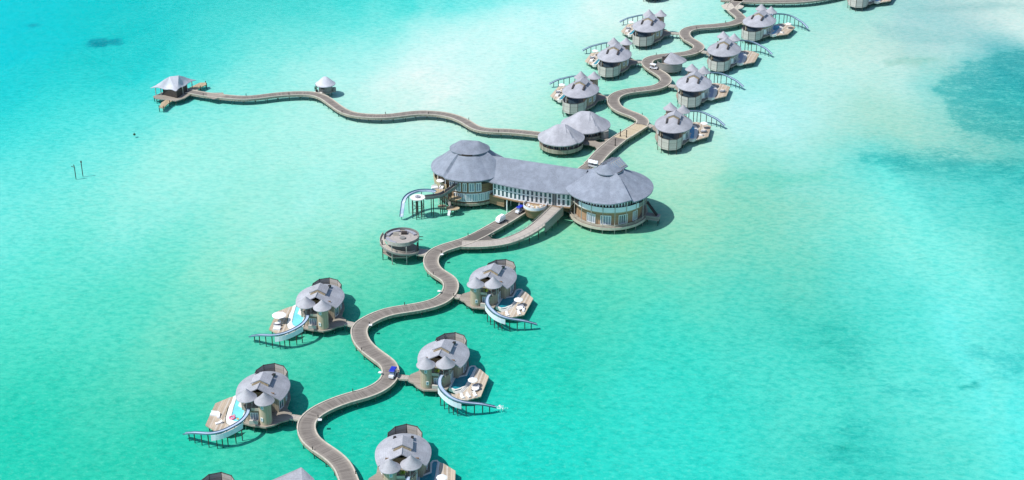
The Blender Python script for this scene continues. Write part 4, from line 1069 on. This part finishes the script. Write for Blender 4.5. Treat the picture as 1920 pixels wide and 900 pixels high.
# ramp up to the gallery door
RP = [(866,457.5,1.63),(905,457.5,1.64),(945,453,1.8),(977,441.5,2.3),(1000,428.5,3.1),(1016,415.5,3.75),(1031,401,4.4),(1044,388.5,4.72)]
rp_pts = [P(x, y, z) for (x, y, z) in RP]
rampt, path_ramp = boardwalk('pale curving ramp with railings rising to the door of the big hall', rp_pts, 4.7, 'rampdeck', name='ramp', gap=4.5, group=None, kerb=False, register=False)
rampt['category'] = 'ramp'
o = rampt.location; lp = rel(path_ramp, o); lp2 = lp[int(len(lp)*0.36):]
for s in (-1, 1):
    rl = MB()
    y0 = s*2.3
    rl.strip(lp2, y0-0.04, y0+0.04, 0.98, 1.06); rl.strip(lp2, y0-0.02, y0+0.02, 0.5, 0.54)
    for (p, dx, dy) in at_dist(lp2, 2.2): rl.cyl((p[0]-dy*y0, p[1]+dx*y0), 0.05, 0.05, p[2], p[2]+1.1, 5)
    rl.build('railing', M['steel'], rampt)
    MB().strip(lp, y0-0.22, y0+0.1 if s > 0 else y0+0.12, 0.003, 0.16).build('kerb', M['kerb'], rampt)
wl = lp[int(len(lp)*0.70):]
MB().strip(wl, -2.75, -2.45, -2.6, 1.0).build('side_wall', M['greywall'], rampt)

# ------------------------------------------------------------------ slide tower beside the hall
tc = P(784, 402); 
tw = thing('slide_tower', 'timber slide tower with round white top and curling blue slide by the hall', 'slide tower', (tc[0], tc[1], 0), 0)
def tl(px, py, z=0):
    q = P(px, py, z); return (q[0]-tc[0], q[1]-tc[1], z)
MB().cyl((0,0), 2.75, 2.85, 6.75, 7.1, 26).build('platform', M['cream'], tw, 30)
MB().lathe([(0.9,7.1),(1.0,7.5),(0.3,7.6)], 14).build('hatch', M['greycushion'], tw, 30)
for k in range(7):
    a = 2*pi*k/7; put('leg', pile_mesh(6.7, 0.17), tw, (2.2*cos(a), 2.2*sin(a), 0))
put('leg', pile_mesh(6.7, 0.17), tw, (0,0,0))
br = MB()
for k in range(7):
    a, b = 2*pi*k/7, 2*pi*(k+1)/7
    for z in (1.6, 4.2): br.tube([(2.2*cos(a),2.2*sin(a),z),(2.2*cos(b),2.2*sin(b),z)], 0.08, 5)
    if k % 2 == 0: br.tube([(2.2*cos(a),2.2*sin(a),1.6),(2.2*cos(b),2.2*sin(b),4.2)], 0.07, 5)
br.build('brace', M['pile'], tw)
wk = [tl(797,371.5,6.9), tl(812,370,6.9), tl(826,367.5,7.0), tl(836,361.5,7.2)]
wk = catmull(wk, 1.5)
MB().strip(wk, -0.9, 0.9, -0.25, 0).build('walkway', M['rampdeck'], tw)
for s in (-0.9, 0.9): MB().strip(wk, s-0.04, s+0.04, 0.0, 0.95).build('walkway_rail', M['greywall'], tw)
st = catmull([tl(836,361.5,7.2), tl(848,354,8.0), tl(858,344.5,9.2)], 0.9)
MB().strip(st, -0.8, 0.8, -0.25, 0).build('stair', M['rampdeck'], tw)
for s in (-0.8, 0.8): MB().strip(st, s-0.04, s+0.04, -0.4, 0.95).build('stair_rail', M['greywall'], tw)
for (px, py) in ((809,398),(813,402),(826,396),(830,399),(833,392),(852,396),(857,392),(846,393)):
    q = tl(px, py); put('leg', pile_mesh(6.6 if px < 840 else 7.4, 0.16), tw, (q[0], q[1], 0))
# lower landing stages and back terrace
for (px, py, z, rx, ry) in ((829,386,2.6,1.7,1.3),(849,390,1.6,2.6,1.8),(853,371,4.2,2.6,1.9)):
    q = tl(px, py, z); MB().lathe([(0.01,z-0.25),(1,z-0.25),(1,z),(0.01,z)], 18, (q[0],q[1]), sx=rx, sy=ry).build('landing', M['tan'], tw)
q0, q1 = tl(843,393,1.6), tl(841,404,-0.4)
MB().strip([q0, q1], -0.5, 0.5, -0.1, 0.05).build('boat_ladder', M['panel'], tw)
q0, q1, q2 = tl(836,362,7.0), tl(839,371,4.2), tl(845,386,1.7)
MB().strip(catmull([q0,q1,q2],0.8), -0.6, 0.6, -0.15, 0).build('stair', M['palepile'], tw)
te = [tl(812,352,7.3), tl(828,350,7.3), tl(838,357,7.3), tl(822,361,7.3)]
MB().prism([(q[0],q[1]) for q in te], 7.0, 7.25).build('terrace', M['tan'], tw)
for q in te[:2]: put('leg', pile_mesh(7.0, 0.16), tw, (q[0], q[1], 0))
spx = [tl(816,359.5,7.35), tl(803,357.5,7.25), tl(786,358,7.0), tl(770,363,6.6), tl(760,371,5.9), tl(755.5,381,4.6), tl(754.5,391,3.0), tl(753,401,1.2), tl(752.5,406,0.5)]
spx = catmull(spx, 0.8)
sl = MB().strip(spx, -0.6, 0.6, -0.12, 0).build('slide', M['slide'], tw)
for s in (-1, 1):
    MB().strip(spx, 0.6 if s > 0 else -0.72, 0.72 if s > 0 else -0.6, -0.2, 0.5).build('slide_side', M['slideside'] if s < 0 else M['slide'], sl)
for i in (6, 12, 18, 24):
    if i < len(spx): MB().cyl((spx[i][0], spx[i][1]), 0.13, 0.13, -1.9, spx[i][2]-0.12, 6).build('slide_post', M['pile'], sl)
for i, (px, py, z, rz_) in enumerate(((815,353,7.26,0.3),(828,352.5,7.26,1.4))):
    q = P(px, py, z); o = copy_tree(PROTO['sofa']); o.location = q; o.rotation_euler = (0,0,rz_)
    o['label'] = 'white outdoor sofa on the slide tower terrace, %s' % ('farther from the hall' if i == 0 else 'nearer the hall'); o['group'] = 'white sofas on the slide tower'
q = P(826, 349, 7.26)
spawn('parasol', make_parasol, 'white parasol on the terrace between slide tower and hall', (q[0], q[1], 7.25), 0, 'white parasols by the hall')

# ------------------------------------------------------------------ round viewing platform
vc = P(751.3, 475.5)
vp = thing('viewing_platform', 'two-level round timber viewing platform with a spiral ramp beside the boardwalk', 'viewing platform', (vc[0], vc[1], 0), 0)
oc = [(6.7*cos(radians(22.5+45*k)), 6.7*sin(radians(22.5+45*k))) for k in range(8)]
MB().prism(oc, 1.35, 1.7).build('lower_deck', M['deck'], vp)
MB().cyl((0.5,0.4), 5.9, 6.1, 5.7, 6.1, 40).build('upper_deck', M['rampgrey'], vp, 20)
MB().arcwall(6.25, 0.14, 6.0, 7.15, radians(-60), radians(190), 40, (0.5,0.4)).build('upper_rail', M['greywall'], vp, 20)
MB().arcwall(6.1, 0.14, 5.6, 7.0, radians(215), radians(305), 20, (0.5,0.4)).build('upper_rail', M['palepile'], vp, 20)
hel = []
for k in range(41):
    d = 340-k*(340-150)/40; z = 1.75+(6.1-1.75)*(k/40)**1.1
    hel.append((6.35*cos(radians(d)), 6.35*sin(radians(d)), z))
MB().strip(hel, -0.8, 0.8, -0.25, 0).build('spiral_ramp', M['palepile'], vp)
for s in (-0.8, 0.8): MB().strip(hel, s-0.06, s+0.06, 0.0, 0.75).build('ramp_rail', M['kerb'], vp)
MB().strip(hel[4:30], 0.9, 1.25, 0.1, 0.6).build('stepped_seat', M['greywall'], vp)
for k in range(8):
    q = oc[k]; put('post', pile_mesh(5.7 if k not in (4,5) else 6.6, 0.17, 'pile' if k not in (5,6) else 'palepile'), vp, (q[0]*0.99, q[1]*0.99, 0))
for k in range(6):
    a = 2*pi*k/6; put('pile', pile_mesh(1.3, 0.18), vp, (3.5*cos(a), 3.5*sin(a), 0))
for (y, z) in ((1.2,6.0),(-0.8,5.75)): MB().box(6.0, y, z, 8.0, y+0.16, z+0.2).build('beam_end', M['pile'], vp)
for (a0, a1) in ((100,170),(20,80),(188,250)):
    MB().arcwall(5.6, 1.1, 6.11, 6.65, radians(a0), radians(a1), 14, (0.5,0.4)).build('bench', M['greycushion'], vp, 20)
MB().cyl((0.9,-0.1), 1.05, 1.1, 6.11, 6.5, 18).build('round_table', M['greywall'], vp, 30)
MB().box(-2.6,2.0,6.11,-0.6,2.25,7.5).build('back_panel', M['kerb'], vp)
MB().box(0.2,2.8,6.11,2.2,4.2,7.0).build('counter', M['dark'], vp)
q = nearest_walk((vc[0]+7, vc[1]-1)); a = (vc[0]+6.2, vc[1]-1.6)
f = (q[0]-q[2]-0.1)/q[0]
footbridge('wide dark footbridge from the boardwalk to the round viewing platform', a, (vc[0]+7+(q[1][0]-vc[0]-7)*f, vc[1]-1+(q[1][1]-vc[1]+1)*f), 1.52, 4.6, None)

# ------------------------------------------------------------------ two conical pavilions
def pavilion(label, px, py, r, rbase, ze, zt, rl, rot, part_door=None):
    c = P(px, py)
    t = thing('round_pavilion', label, 'pavilion', (c[0], c[1], 0), 0, 'conical pavilions behind the big hall')
    MB().cyl((0,0), rbase, rbase+0.1, 0.7, 1.3, 40).build('platform', M['deck'], t, 20)
    MB().arcwall(rbase+0.12, 0.25, 0.75, 2.35, 0, 2*pi, 40).build('parapet', M['fascia'], t, 20)
    MB().cyl((0,0), rbase-1.7, rbase-1.7, 1.31, ze+0.3, 36).build('wall', M['brown'], t, 20)
    for k in range(18):
        a = 2*pi*k/18+0.1; MB().cyl(((rbase-0.5)*cos(a), (rbase-0.5)*sin(a)), 0.13, 0.13, 1.3, ze+0.25, 6).build('column', M['palepile'], t)
    for d in range(200, 345, 18):
        a = radians(d); window('window', t, 1.7, 2.0, ((rbase-1.63)*cos(a), (rbase-1.63)*sin(a), 1.8), a+pi/2, 2, 'palepile', 'glass')
    ridge_cap((0,0), 0, r, r, rl, ze, zt-ze, t, 'roof', 'shingle', 90, rot, 0.4, ((292,312,0.75),))
    for k in range(14):
        a = 2*pi*k/14; put('pile', pile_mesh(0.7, 0.22), t, ((rbase-0.6)*cos(a), (rbase-0.6)*sin(a), 0))
    return t
pv1 = pavilion('nearer of the two conical pavilions behind the hall, a low timber drum', 1052, 276, 9.6, 8.9, 4.6, 10.2, 2.8, 0)
pv2 = pavilion('farther of the two conical pavilions behind the hall, small round room at its side', 1097.5, 252.5, 10.4, 8.6, 4.8, 10.6, 3.4, -0.15)
MB().cyl((7.6,-6.2), 1.7, 1.7, 0.8, 4.6, 18).build('side_room', M['greywall'], pv2, 30)
pz = 1.34
def plaza():
    c = P(1118, 268)
    t = thing('plaza_deck', 'open timber deck with an oval cut-out between the pavilions and the boardwalk', 'deck', (c[0], c[1], 0), 0)
    pts = [(1092,262),(1100,258.5),(1112,258),(1124,256.5),(1134,257.5),(1150,262),(1144,268),(1133,277.5),(1122,284),(1116,274.5),(1105,271.5),(1094,270.5)]
    pp = [P(x, y, pz) for (x, y) in pts]; out = [(p[0]-c[0], p[1]-c[1]) for p in pp]
    h0 = P(1126, 263, pz); hc = (h0[0]-c[0], h0[1]-c[1])
    bm = bmesh.new()
    ov = [bm.verts.new((x, y, pz)) for (x, y) in out]; n = len(ov)
    iv = [bm.verts.new((hc[0]+2.3*cos(2*pi*k/n), hc[1]+2.0*sin(2*pi*k/n), pz)) for k in range(n)]
    oa = [atan2(p[1]-hc[1], p[0]-hc[0]) for p in out]
    # match each outer corner with the hole vertex at the closest angle order
    cw = sum(out[i][0]*out[(i+1)%n][1]-out[(i+1)%n][0]*out[i][1] for i in range(n)) < 0
    for k in range(n):
        a = oa[k]; iv[k].co = (hc[0]+2.1*cos(a), hc[1]+2.1*sin(a), pz)
    for k in range(n):
        j = (k+1) % n
        try: bm.faces.new((ov[k], ov[j], iv[j], iv[k]))
        except ValueError: pass
    bmesh.ops.recalc_face_normals(bm, faces=bm.faces)
    g = bmesh.ops.extrude_face_region(bm, geom=list(bm.faces))
    for e in g['geom']:
        if isinstance(e, bmesh.types.BMVert): e.co.z -= 0.35
    bmesh.ops.recalc_face_normals(bm, faces=bm.faces)
    me = bpy.data.meshes.new('deck'); bm.to_mesh(me); bm.free(); me.materials.append(M['deck'])
    put('deck', me, t)
    for k in (0, 3, 5, 7, 8, 9): put('pile', pile_mesh(1.0, 0.2), t, (out[k][0]*0.9, out[k][1]*0.9, 0))
plaza()

# ------------------------------------------------------------------ drum hut by the boardwalk, and the cut off shelter below
def drum_hut(label, px, py, rot, r=6.0):
    c = P(px, py)
    t = thing('drum_hut', label, 'hut', (c[0], c[1], 0), rot, 'drum huts with fan-shaped roofs')
    MB().cyl((0,0), r, r, 0.8, 1.4, 36).build('platform', M['deck'], t, 20)
    MB().arcwall(r+0.02, 0.2, 0.85, 4.7, radians(-165), radians(120), 36).build('wall', M['greywall'], t, 20)
    MB().cyl((2.2,0.6), r*0.5, r*0.5, 1.41, 5.6, 24).build('core', M['wallwood'], t, 20)
    # fan roof: ridge point at the back, wide curved eave over the front half
    vs = []; fs = []; n = 30; ax, ay = 0.4, -0.4
    RA = [(183,2.6),(205,3.6),(235,4.9),(270,5.7),(300,6.6),(330,7.4),(360,7.4),(400,6.8),(450,6.4),(475,5.6)]
    for j, (q, h) in enumerate(((0.03,1.0),(0.35,0.68),(0.68,0.31),(1.0,0.0))):
        for i in range(n+1):
            d = 183+292*i/n
            k = max(k for k in range(len(RA)-1) if RA[k][0] <= d); f = (d-RA[k][0])/(RA[k+1][0]-RA[k][0])
            e = RA[k][1]*(1-f)+RA[k+1][1]*f; a = radians(d)
            vs.append((ax+e*q*cos(a), ay+e*q*sin(a), 5.0+3.6*h+fold(d, 312, 332, .6)*(0.4+q*.4)))
    for j in range(3):
        for i in range(n):
            fs.append((j*(n+1)+i, (j+1)*(n+1)+i, (j+1)*(n+1)+i+1, j*(n+1)+i+1))
    MB().slab(vs, fs, 0.3).build('roof', M['shingle'], t, 12)
    MB().box(-3.4,-1.8,1.41,-2.2,-0.6,2.2).build('bench', M['redwood'], t)
    MB().box(-2.6,-4.2,1.41,0.6,-3.2,2.1).build('counter', M['cream'], t)
    for k in range(12):
        a = 2*pi*k/12; put('pile', pile_mesh(0.8, 0.2), t, ((r-0.6)*cos(a), (r-0.6)*sin(a), 0))
    return t
drum_hut('round drum hut with a fan-shaped roof inside a bend of the far boardwalk', 1254.5, 130.8, 0)

def shelter():
    c = P(553, 925)
    t = thing('buggy_shelter', 'grey shingle ridge roof corner cut off by the bottom edge, left of the boardwalk', 'shelter', (c[0], c[1], 0), 0)
    pk = P(565, 876, 7.2); pk = (pk[0]-c[0], pk[1]-c[1])
    v = [(pk[0],pk[1],7.2),(pk[0]-9.0,pk[1]-6.5,6.6),(pk[0]+3.6,pk[1]-2.2,5.0),(pk[0]+4.4,pk[1]-5.8,4.3),(pk[0]+2.0,pk[1]-12,4.2),(pk[0]-6.0,pk[1]-13.5,4.2),(pk[0]-11.5,pk[1]-8.5,4.6)]
    MB().slab(v, [(0,1,6,5),(0,5,4),(0,4,3),(0,3,2)], 0.3).build('roof', M['shingle'], t, 5)
    MB().prism([(-5.5,-5.5),(4.0,-5.5),(4.0,2.5),(-5.5,0)], 0.9, 1.4).build('platform', M['deck'], t)
    for (x, y) in ((-5,-5),(3.5,-5),(3.2,1.6),(-5,-0.8)): put('post', pile_mesh(4.4, 0.2), t, (x, y, 0))
shelter()

# ------------------------------------------------------------------ dive pavilion and hut on the west boardwalk
dc_ = P(325, 178.5)
dv = thing('dive_pavilion', 'open pavilion with a wavy tent-like shingle roof at the far left end of the boardwalk', 'pavilion', (dc_[0], dc_[1], 0), 0)
def dl(px, py, z=0):
    q = P(px, py, z); return (q[0]-dc_[0], q[1]-dc_[1], z)
corn = [dl(282,164.5,5.0), dl(330,170.8,4.4), dl(368,149.5,5.0), dl(322,147,5.0)]
apx = [dl(318,143.5,8.9), dl(335,141.5,8.9)]
ctr = [(apx[0][i]+apx[1][i])/2 for i in range(3)]
vs = []; fs = []; ns = 12; rings = [(1.0,0),(0.75,.2),(0.5,.47),(0.25,.78),(0.0,1.0)]
peri = []
for k in range(4):
    a, b = corn[k], corn[(k+1)%4]
    for i in range(ns):
        t_ = i/ns; dip = sin(pi*t_)
        w2 = sin(3*pi*t_)*0.35 if k in (0,1) else 0
        x, y, z = [a[j]+(b[j]-a[j])*t_ for j in range(3)]
        x += (ctr[0]-x)*(0.14*dip); y += (ctr[1]-y)*(0.14*dip); peri.append((x, y, z-0.1+0.25*dip+w2))
n = len(peri)
for (t_, h) in rings:
    for i, p in enumerate(peri):
        ip = apx[0] if hypot(p[0]-apx[0][0], p[1]-apx[0][1]) < hypot(p[0]-apx[1][0], p[1]-apx[1][1]) else apx[1]
        e = (i % ns)/ns; sag = sin(pi*e)
        z = p[2]+(ip[2]-p[2])*h-0.55*sag*sin(pi*h)
        vs.append((ip[0]+(p[0]-ip[0])*t_, ip[1]+(p[1]-ip[1])*t_, z))
for j in range(len(rings)-1):
    for i in range(n): fs.append((j*n+i, j*n+(i+1)%n, (j+1)*n+(i+1)%n, (j+1)*n+i))
MB().slab(vs, fs, 0.25).build('roof', M['shingle_white'], dv, 24)
fl = [dl(287,180.5,1.3), dl(292,184.5,1.3), dl(330,189,1.3), dl(346,184,1.3), dl(372,168,1.3), dl(330,162,1.3)]
MB().prism([(q[0],q[1]) for q in fl], 0.9, 1.3).build('floor', M['deck'], dv)
cr = [dl(306,178,1.3), dl(332,184,1.3), dl(352,171,1.3), dl(330,164.5,1.3)]
MB().prism([(q[0],q[1]) for q in cr], 1.31, 4.3).build('room', M['dark'], dv)
for (px, py) in ((293,181),(303,183.5),(313,182),(323.5,183.5),(334,186),(344,182),(352,176.5),(361,168.5)):
    q = dl(px, py); put('column', pile_mesh(4.9, 0.2, 'palepile'), dv, (q[0], q[1], 0))
for (pts, ms) in (([(321,181),(333,183),(318,191.5),(306,202),(298,200.5),(303,192)], ((300,201.5),(304,202.5))), ([(352,166),(374,155),(386,154.5),(388,158),(376,163.5),(362,170.5)], ((387,158),))):
    pp = [dl(x, y, 1.15) for (x, y) in pts]
    MB().prism([(q[0],q[1]) for q in pp], 0.7, 1.15).build('jetty', M['newdeck'] if False else M['tan'], dv)
    for q in pp[2:5]: put('pile', pile_mesh(1.9, 0.18), dv, (q[0]*0.99, q[1]*0.99, 0))
for q in fl: put('pile', pile_mesh(0.9, 0.2), dv, (q[0]*0.95, q[1]*0.95, 0))
q = P(300, 179, 1.3)

hc_ = P(611, 174.2)
ht = thing('jetty_hut', 'small round hut with a pale cone roof beside the wavy boardwalk', 'hut', (hc_[0], hc_[1], 0), 0)
MB().cyl((0,0), 3.3, 3.3, 0.7, 1.2, 16).build('platform', M['deck'], ht, 20)
MB().cyl((0,0), 3.1, 3.1, 1.21, 4.7, 10).build('wall', M['greywall'], ht)
ridge_cap((0,0), 0, 4.5, 4.5, 0.9, 4.5, 3.3, ht, 'roof', 'shingle_white', 32)
window('window', ht, 1.5, 1.2, (-0.9, -3.02, 2.9), radians(-18), 2, 'dark', 'glass')
MB().cyl((3.7,0.2), 0.9, 0.9, 0.5, 2.4, 12).build('water_tank', M['greywall'], ht, 40)
pd = [P(584,173.5,1.35), P(593,170.5,1.35), P(606,172.5,1.35), P(599,176.5,1.35)]
MB().prism([(q[0]-hc_[0], q[1]-hc_[1]) for q in pd], 1.0, 1.35).build('entry_deck', M['cream'], ht)
for k in range(6):
    a = 2*pi*k/6; put('pile', pile_mesh(0.7, 0.18), ht, (2.6*cos(a), 2.6*sin(a), 0))
q = P(594, 172.6, 1.35)
t = thing('potted_plant', 'dark green shrub in a brown pot on the entry deck of the small round hut', 'plant', q, 0)
MB().cyl((0,0), 0.5, 0.6, 0, 1.1, 10).build('pot', M['redwood'], t, 40)
f = MB(); rnd = random.Random(8)
for k in range(60):
    x, y, z = rnd.gauss(-.3,.4), rnd.gauss(0,.4), 1.2+abs(rnd.gauss(.7,.6)); s = rnd.uniform(.12,.28); a = rnd.uniform(0,6.3)
    f.add([(x-s*cos(a),y-s*sin(a),z),(x,y,z+s),(x+s*cos(a),y+s*sin(a),z+.1),(x,y,z-s)], [(0,1,2,3)])
f.build('leaves', M['leaf'], t)

# ------------------------------------------------------------------ buggies, bicycles, lamps, posts
def make_buggy(roofmat, bodymat):
    t = thing('golf_buggy', '', 'golf buggy')
    b = MB(); b.box(-0.62,-1.3,0.35,0.62,1.35,0.62); b.box(-0.6,-1.55,0.4,0.6,-0.85,0.98); b.box(-0.62,0.75,0.62,0.62,1.4,0.95)
    b.build('body', M[bodymat], t)
    for (x, y) in ((-.58,-1.0),(.58,-1.0),(-.58,1.0),(.58,1.0)):
        w_ = MB(); n = 14
        vs = [(x-.11, y+.28*cos(2*pi*i/n), .28+.28*sin(2*pi*i/n)) for i in range(n)]+[(x+.11, y+.28*cos(2*pi*i/n), .28+.28*sin(2*pi*i/n)) for i in range(n)]
        w_.add(vs, [tuple(range(n)), tuple(range(2*n-1,n-1,-1))]+[(i,i+n,(i+1)%n+n,(i+1)%n) for i in range(n)])
        w_.build('wheel', M['black'], t)
    s = MB(); s.box(-.55,-.15,.63,.55,.3,.88); s.box(-.55,.3,.63,.55,.42,1.3); s.build('seat', M['greycushion'], t)
    s = MB(); s.box(-.55,.96,.95,.55,1.3,1.05); s.build('rear_seat', M['greycushion'], t)
    for (x, y, y2) in ((-.55,-.88,-.6),(.55,-.88,-.6),(-.55,1.3,1.3),(.55,1.3,1.3)):
        MB().tube([(x,y,.95),(x,y2,1.95)], .035, 5).build('post', M['steel'], t)
    MB().add([(-.52,-.86,.98),(.52,-.86,.98),(.52,-.6,1.9),(-.52,-.6,1.9)], [(0,1,2,3)]).build('windscreen', M['paleglass'], t)
    v = [(-.72,-1.0,1.95),(.72,-1.0,1.95),(.72,1.5,1.95),(-.72,1.5,1.95),(-.6,-.85,2.1),(.6,-.85,2.1),(.6,1.35,2.1),(-.6,1.35,2.1)]
    MB().add(v, [(3,2,1,0),(4,5,6,7),(0,1,5,4),(1,2,6,5),(2,3,7,6),(3,0,4,7)]).build('roof', M[roofmat], t)
    return t
def place_buggy(proto, label, px, py, rz, z=Z+0.005, first=False, sc=1.0):
    o = proto if first else copy_tree(proto)
    q = P(px, py, z); o.location = (q[0], q[1], z); o.rotation_euler = (0,0,radians(rz)); o['label'] = label; o['group'] = 'golf buggies on the boardwalk'; o.scale = (sc,)*3
    return o
bb = make_buggy('blue', 'white'); wb = make_buggy('white', 'white')
place_buggy(bb, 'blue roofed buggy driving on the foreground boardwalk by a villa footbridge', 736.5, 706, -14, first=True, sc=1.25)
place_buggy(bb, 'blue roofed buggy parked below the drum balcony of the big hall', 974, 398.5, -35, sc=1.2)
wv = make_buggy('white', 'white')
# covered luggage buggy: a white cargo box instead of the rear seat
for ch in list(wv.children):
    if ch.name.split('.')[0] in ('rear_seat','windscreen','roof','post','seat'): bpy.data.objects.remove(ch)
cv = [(-.74,-1.5,.55),(.74,-1.5,.55),(.74,1.5,.55),(-.74,1.5,.55),(-.76,-1.3,1.5),(.76,-1.3,1.5),(.76,1.45,1.7),(-.76,1.45,1.7),(-.5,-.7,2.05),(.5,-.7,2.05),(.5,1.1,2.15),(-.5,1.1,2.15)]
MB().add(cv, [(3,2,1,0),(8,9,10,11)]+[(a,b,b+4,a+4) for k in (0,4) for (a,b) in ((k,k+1),(k+1,k+2),(k+2,k+3),(k+3,k))]).build('cover', M['canvas'], wv, 20)
place_buggy(wv, 'buggy under a white fitted cover on the lower boardwalk left of the drum balcony', 938.5, 416.0, -38, first=True, sc=1.25)
place_buggy(wb, 'white roofed buggy parked behind the hall, leftmost of the three there', 1106.5, 311, 172, first=True, sc=1.15)
place_buggy(wb, 'white roofed buggy parked behind the hall, between two others', 1111.5, 312.3, 172, sc=1.15)
place_buggy(wb, 'white roofed buggy parked behind the hall, nearest the right-hand lantern', 1117, 313.6, 172, sc=1.15)
place_buggy(wb, 'white roofed buggy beside the drum hut on the far boardwalk', 1225.5, 129.5, 60, sc=1.2)
def make_bike():
    t = thing('bicycle', '', 'bicycle')
    for y in (-.55, .55):
        ring = [(0, y+.34*cos(2*pi*k/14), .36+.34*sin(2*pi*k/14)) for k in range(15)]
        MB().tube(ring, .035, 5).build('wheel', M['black'], t)
    f = MB(); f.tube([(0,-.55,.36),(0,-.4,.85),(0,.15,.8),(0,.55,.36),(0,0,.34),(0,-.4,.78)], .03, 5); f.build('frame', M['cream'], t)
    MB().tube([(-.3,-.35,1.02),(0,-.42,.98),(.3,-.35,1.02)], .025, 5).build('handlebar', M['black'], t)
    MB().box(-.1,.05,.86,.1,.38,.95).build('saddle', M['black'], t)
    return t
for i, (px, py, l) in enumerate(((1102,317.5,'leftmost of three beside the white buggies'),(1106.5,318,'middle one of three beside the white buggies'),(1110,319,'rightmost of three beside the white buggies'))):
    o = spawn('bike', make_bike, 'parked bicycle behind the hall, '+l, P(px, py, Z+0.005), radians(70+8*i), 'bicycles behind the hall')
for i, (px, py, l) in enumerate(((921,444.5,'nearer the foreground'),(924,441,'nearer the hall'))):
    spawn('bike', make_bike, 'bicycle parked at the boardwalk fork, the one '+l, P(px, py, Z+0.012), radians(20+40*i), 'bicycles at the boardwalk fork')
def make_lamp():
    t = thing('bollard_lamp', '', 'bollard lamp')
    MB().cyl((0,0), .13, .11, 0, .8, 8).build('post', M['dark'], t)
    MB().cyl((0,0), .19, .15, .8, .98, 8).build('cap', M['redwood'], t)
    return t
for (path, hw, gap, l, g) in ((path_near,2.65,17,'small dark bollard lamp on the kerb of the foreground boardwalk','bollard lamps of the foreground boardwalk'),(path_far,2.65,19,'small dark bollard lamp on the kerb of the far winding boardwalk','bollard lamps of the far boardwalk'),(path_west,2.15,19,'small dark bollard lamp on the kerb of the wavy left boardwalk','bollard lamps of the left boardwalk')):
    for i, (p, dx, dy) in enumerate(at_dist(path, gap)):
        s = 1 if i % 2 else -1
        spawn('lamp', make_lamp, l, (p[0]-dy*s*(hw-.22), p[1]+dx*s*(hw-.22), p[2]+.2), 0, g)
def make_sign():
    t = thing('kerb_sign', '', 'sign')
    MB().cyl((0,0), .05, .05, 0, .9, 6).build('post', M['redwood'], t)
    MB().box(-.1,-.5,.62,1.0,.5,.72).build('board', M['white'], t)
    return t
for i, (px, py, l, rz_) in enumerate(((692,612.5,'opposite the big parasol villa',0),(597,790.5,'opposite the pink float villa',0),(826,480.5,'at the bend below the fork',20),(715.5,702,'across from the blue buggy',160),(826,549,'across from the villa below the hall',170))):
    q = P(px, py, Z+0.2)
    spawn('sign', make_sign, 'small white marker board on the boardwalk kerb, '+l, (q[0], q[1], Z+0.2), radians(rz_), 'white marker boards on the kerb')
def make_flagpost():
    t = thing('totem_post', '', 'post')
    MB().box(-.22,-.22,0,.22,.22,.35).build('base', M['dark'], t)
    MB().box(-.13,-.13,.35,.13,.13,2.9).build('shaft', M['dark'], t)
    MB().box(-.2,-.2,2.9,.2,.2,3.15).build('cap', M['redwood'], t)
    return t
for i, (px, py, l) in enumerate(((1163,255.5,'left of the path where the golden planks begin'),(1174.5,257.5,'right of the path where the golden planks begin'),(1153.5,273,'on the grey planks below the pavilion deck'))):
    spawn('totem', make_flagpost, 'tall dark wooden post '+l, P(px, py, Z+0.02), 0.4, 'tall dark posts by the golden planks')
for i, (px, py, h) in enumerate(((142,331.5,5.2),(155,326.5,5.6))):
    q = P(px, py)
    t = thing('channel_marker', ['dark channel marker post with a side arm in open water at far left','plain dark channel marker post, taller of the pair at far left'][i], 'marker post', (q[0], q[1], 0), 0, 'channel markers in the lagoon')
    MB().tube([(0,0,-1),(0,0,h*.7),(-.15 if i == 0 else 0,0,h)], .17, 7).build('post', M['pile'], t, 40)
    if i == 0: MB().tube([(-.1,0,h*.8),(-1.2,0,h*.86)], .13, 6).build('arm', M['pile'], t)
    else: MB().cyl((0,0), .3, .3, h-.7, h+.05, 8).build('topmark', M['pile'], t)
q = P(252, 253)
t = thing('mooring_buoy', 'tiny dark mooring buoy alone in pale water left of the wavy boardwalk', 'buoy', (q[0], q[1], 0), 0)
MB().lathe([(0.05,-.3),(.55,0),(.5,.5),(.1,.8)], 12).build('float', M['leaf'], t, 50)
MB().cyl((0,0), .05, .05, .75, 1.3, 6).build('ring', M['dark'], t)
# small hut foot seen at the top edge
q = P(1444, 5)
t = thing('top_hut', 'pale timber foot of a hut under the boardwalk at the top edge', 'hut', (q[0], q[1]+2.4, 0), 0)
MB().box(-1.9,-2,0.6,1.9,2,3.2).build('wall', M['screenwood'], t)
MB().box(-2.3,-2.4,3.2,2.3,2.4,3.5).build('roof', M['shingle_pale'], t)
for x in (-1.6, 1.6):
    for y in (-1.6, 1.6): put('pile', pile_mesh(0.6, 0.15), t, (x, y, 0))
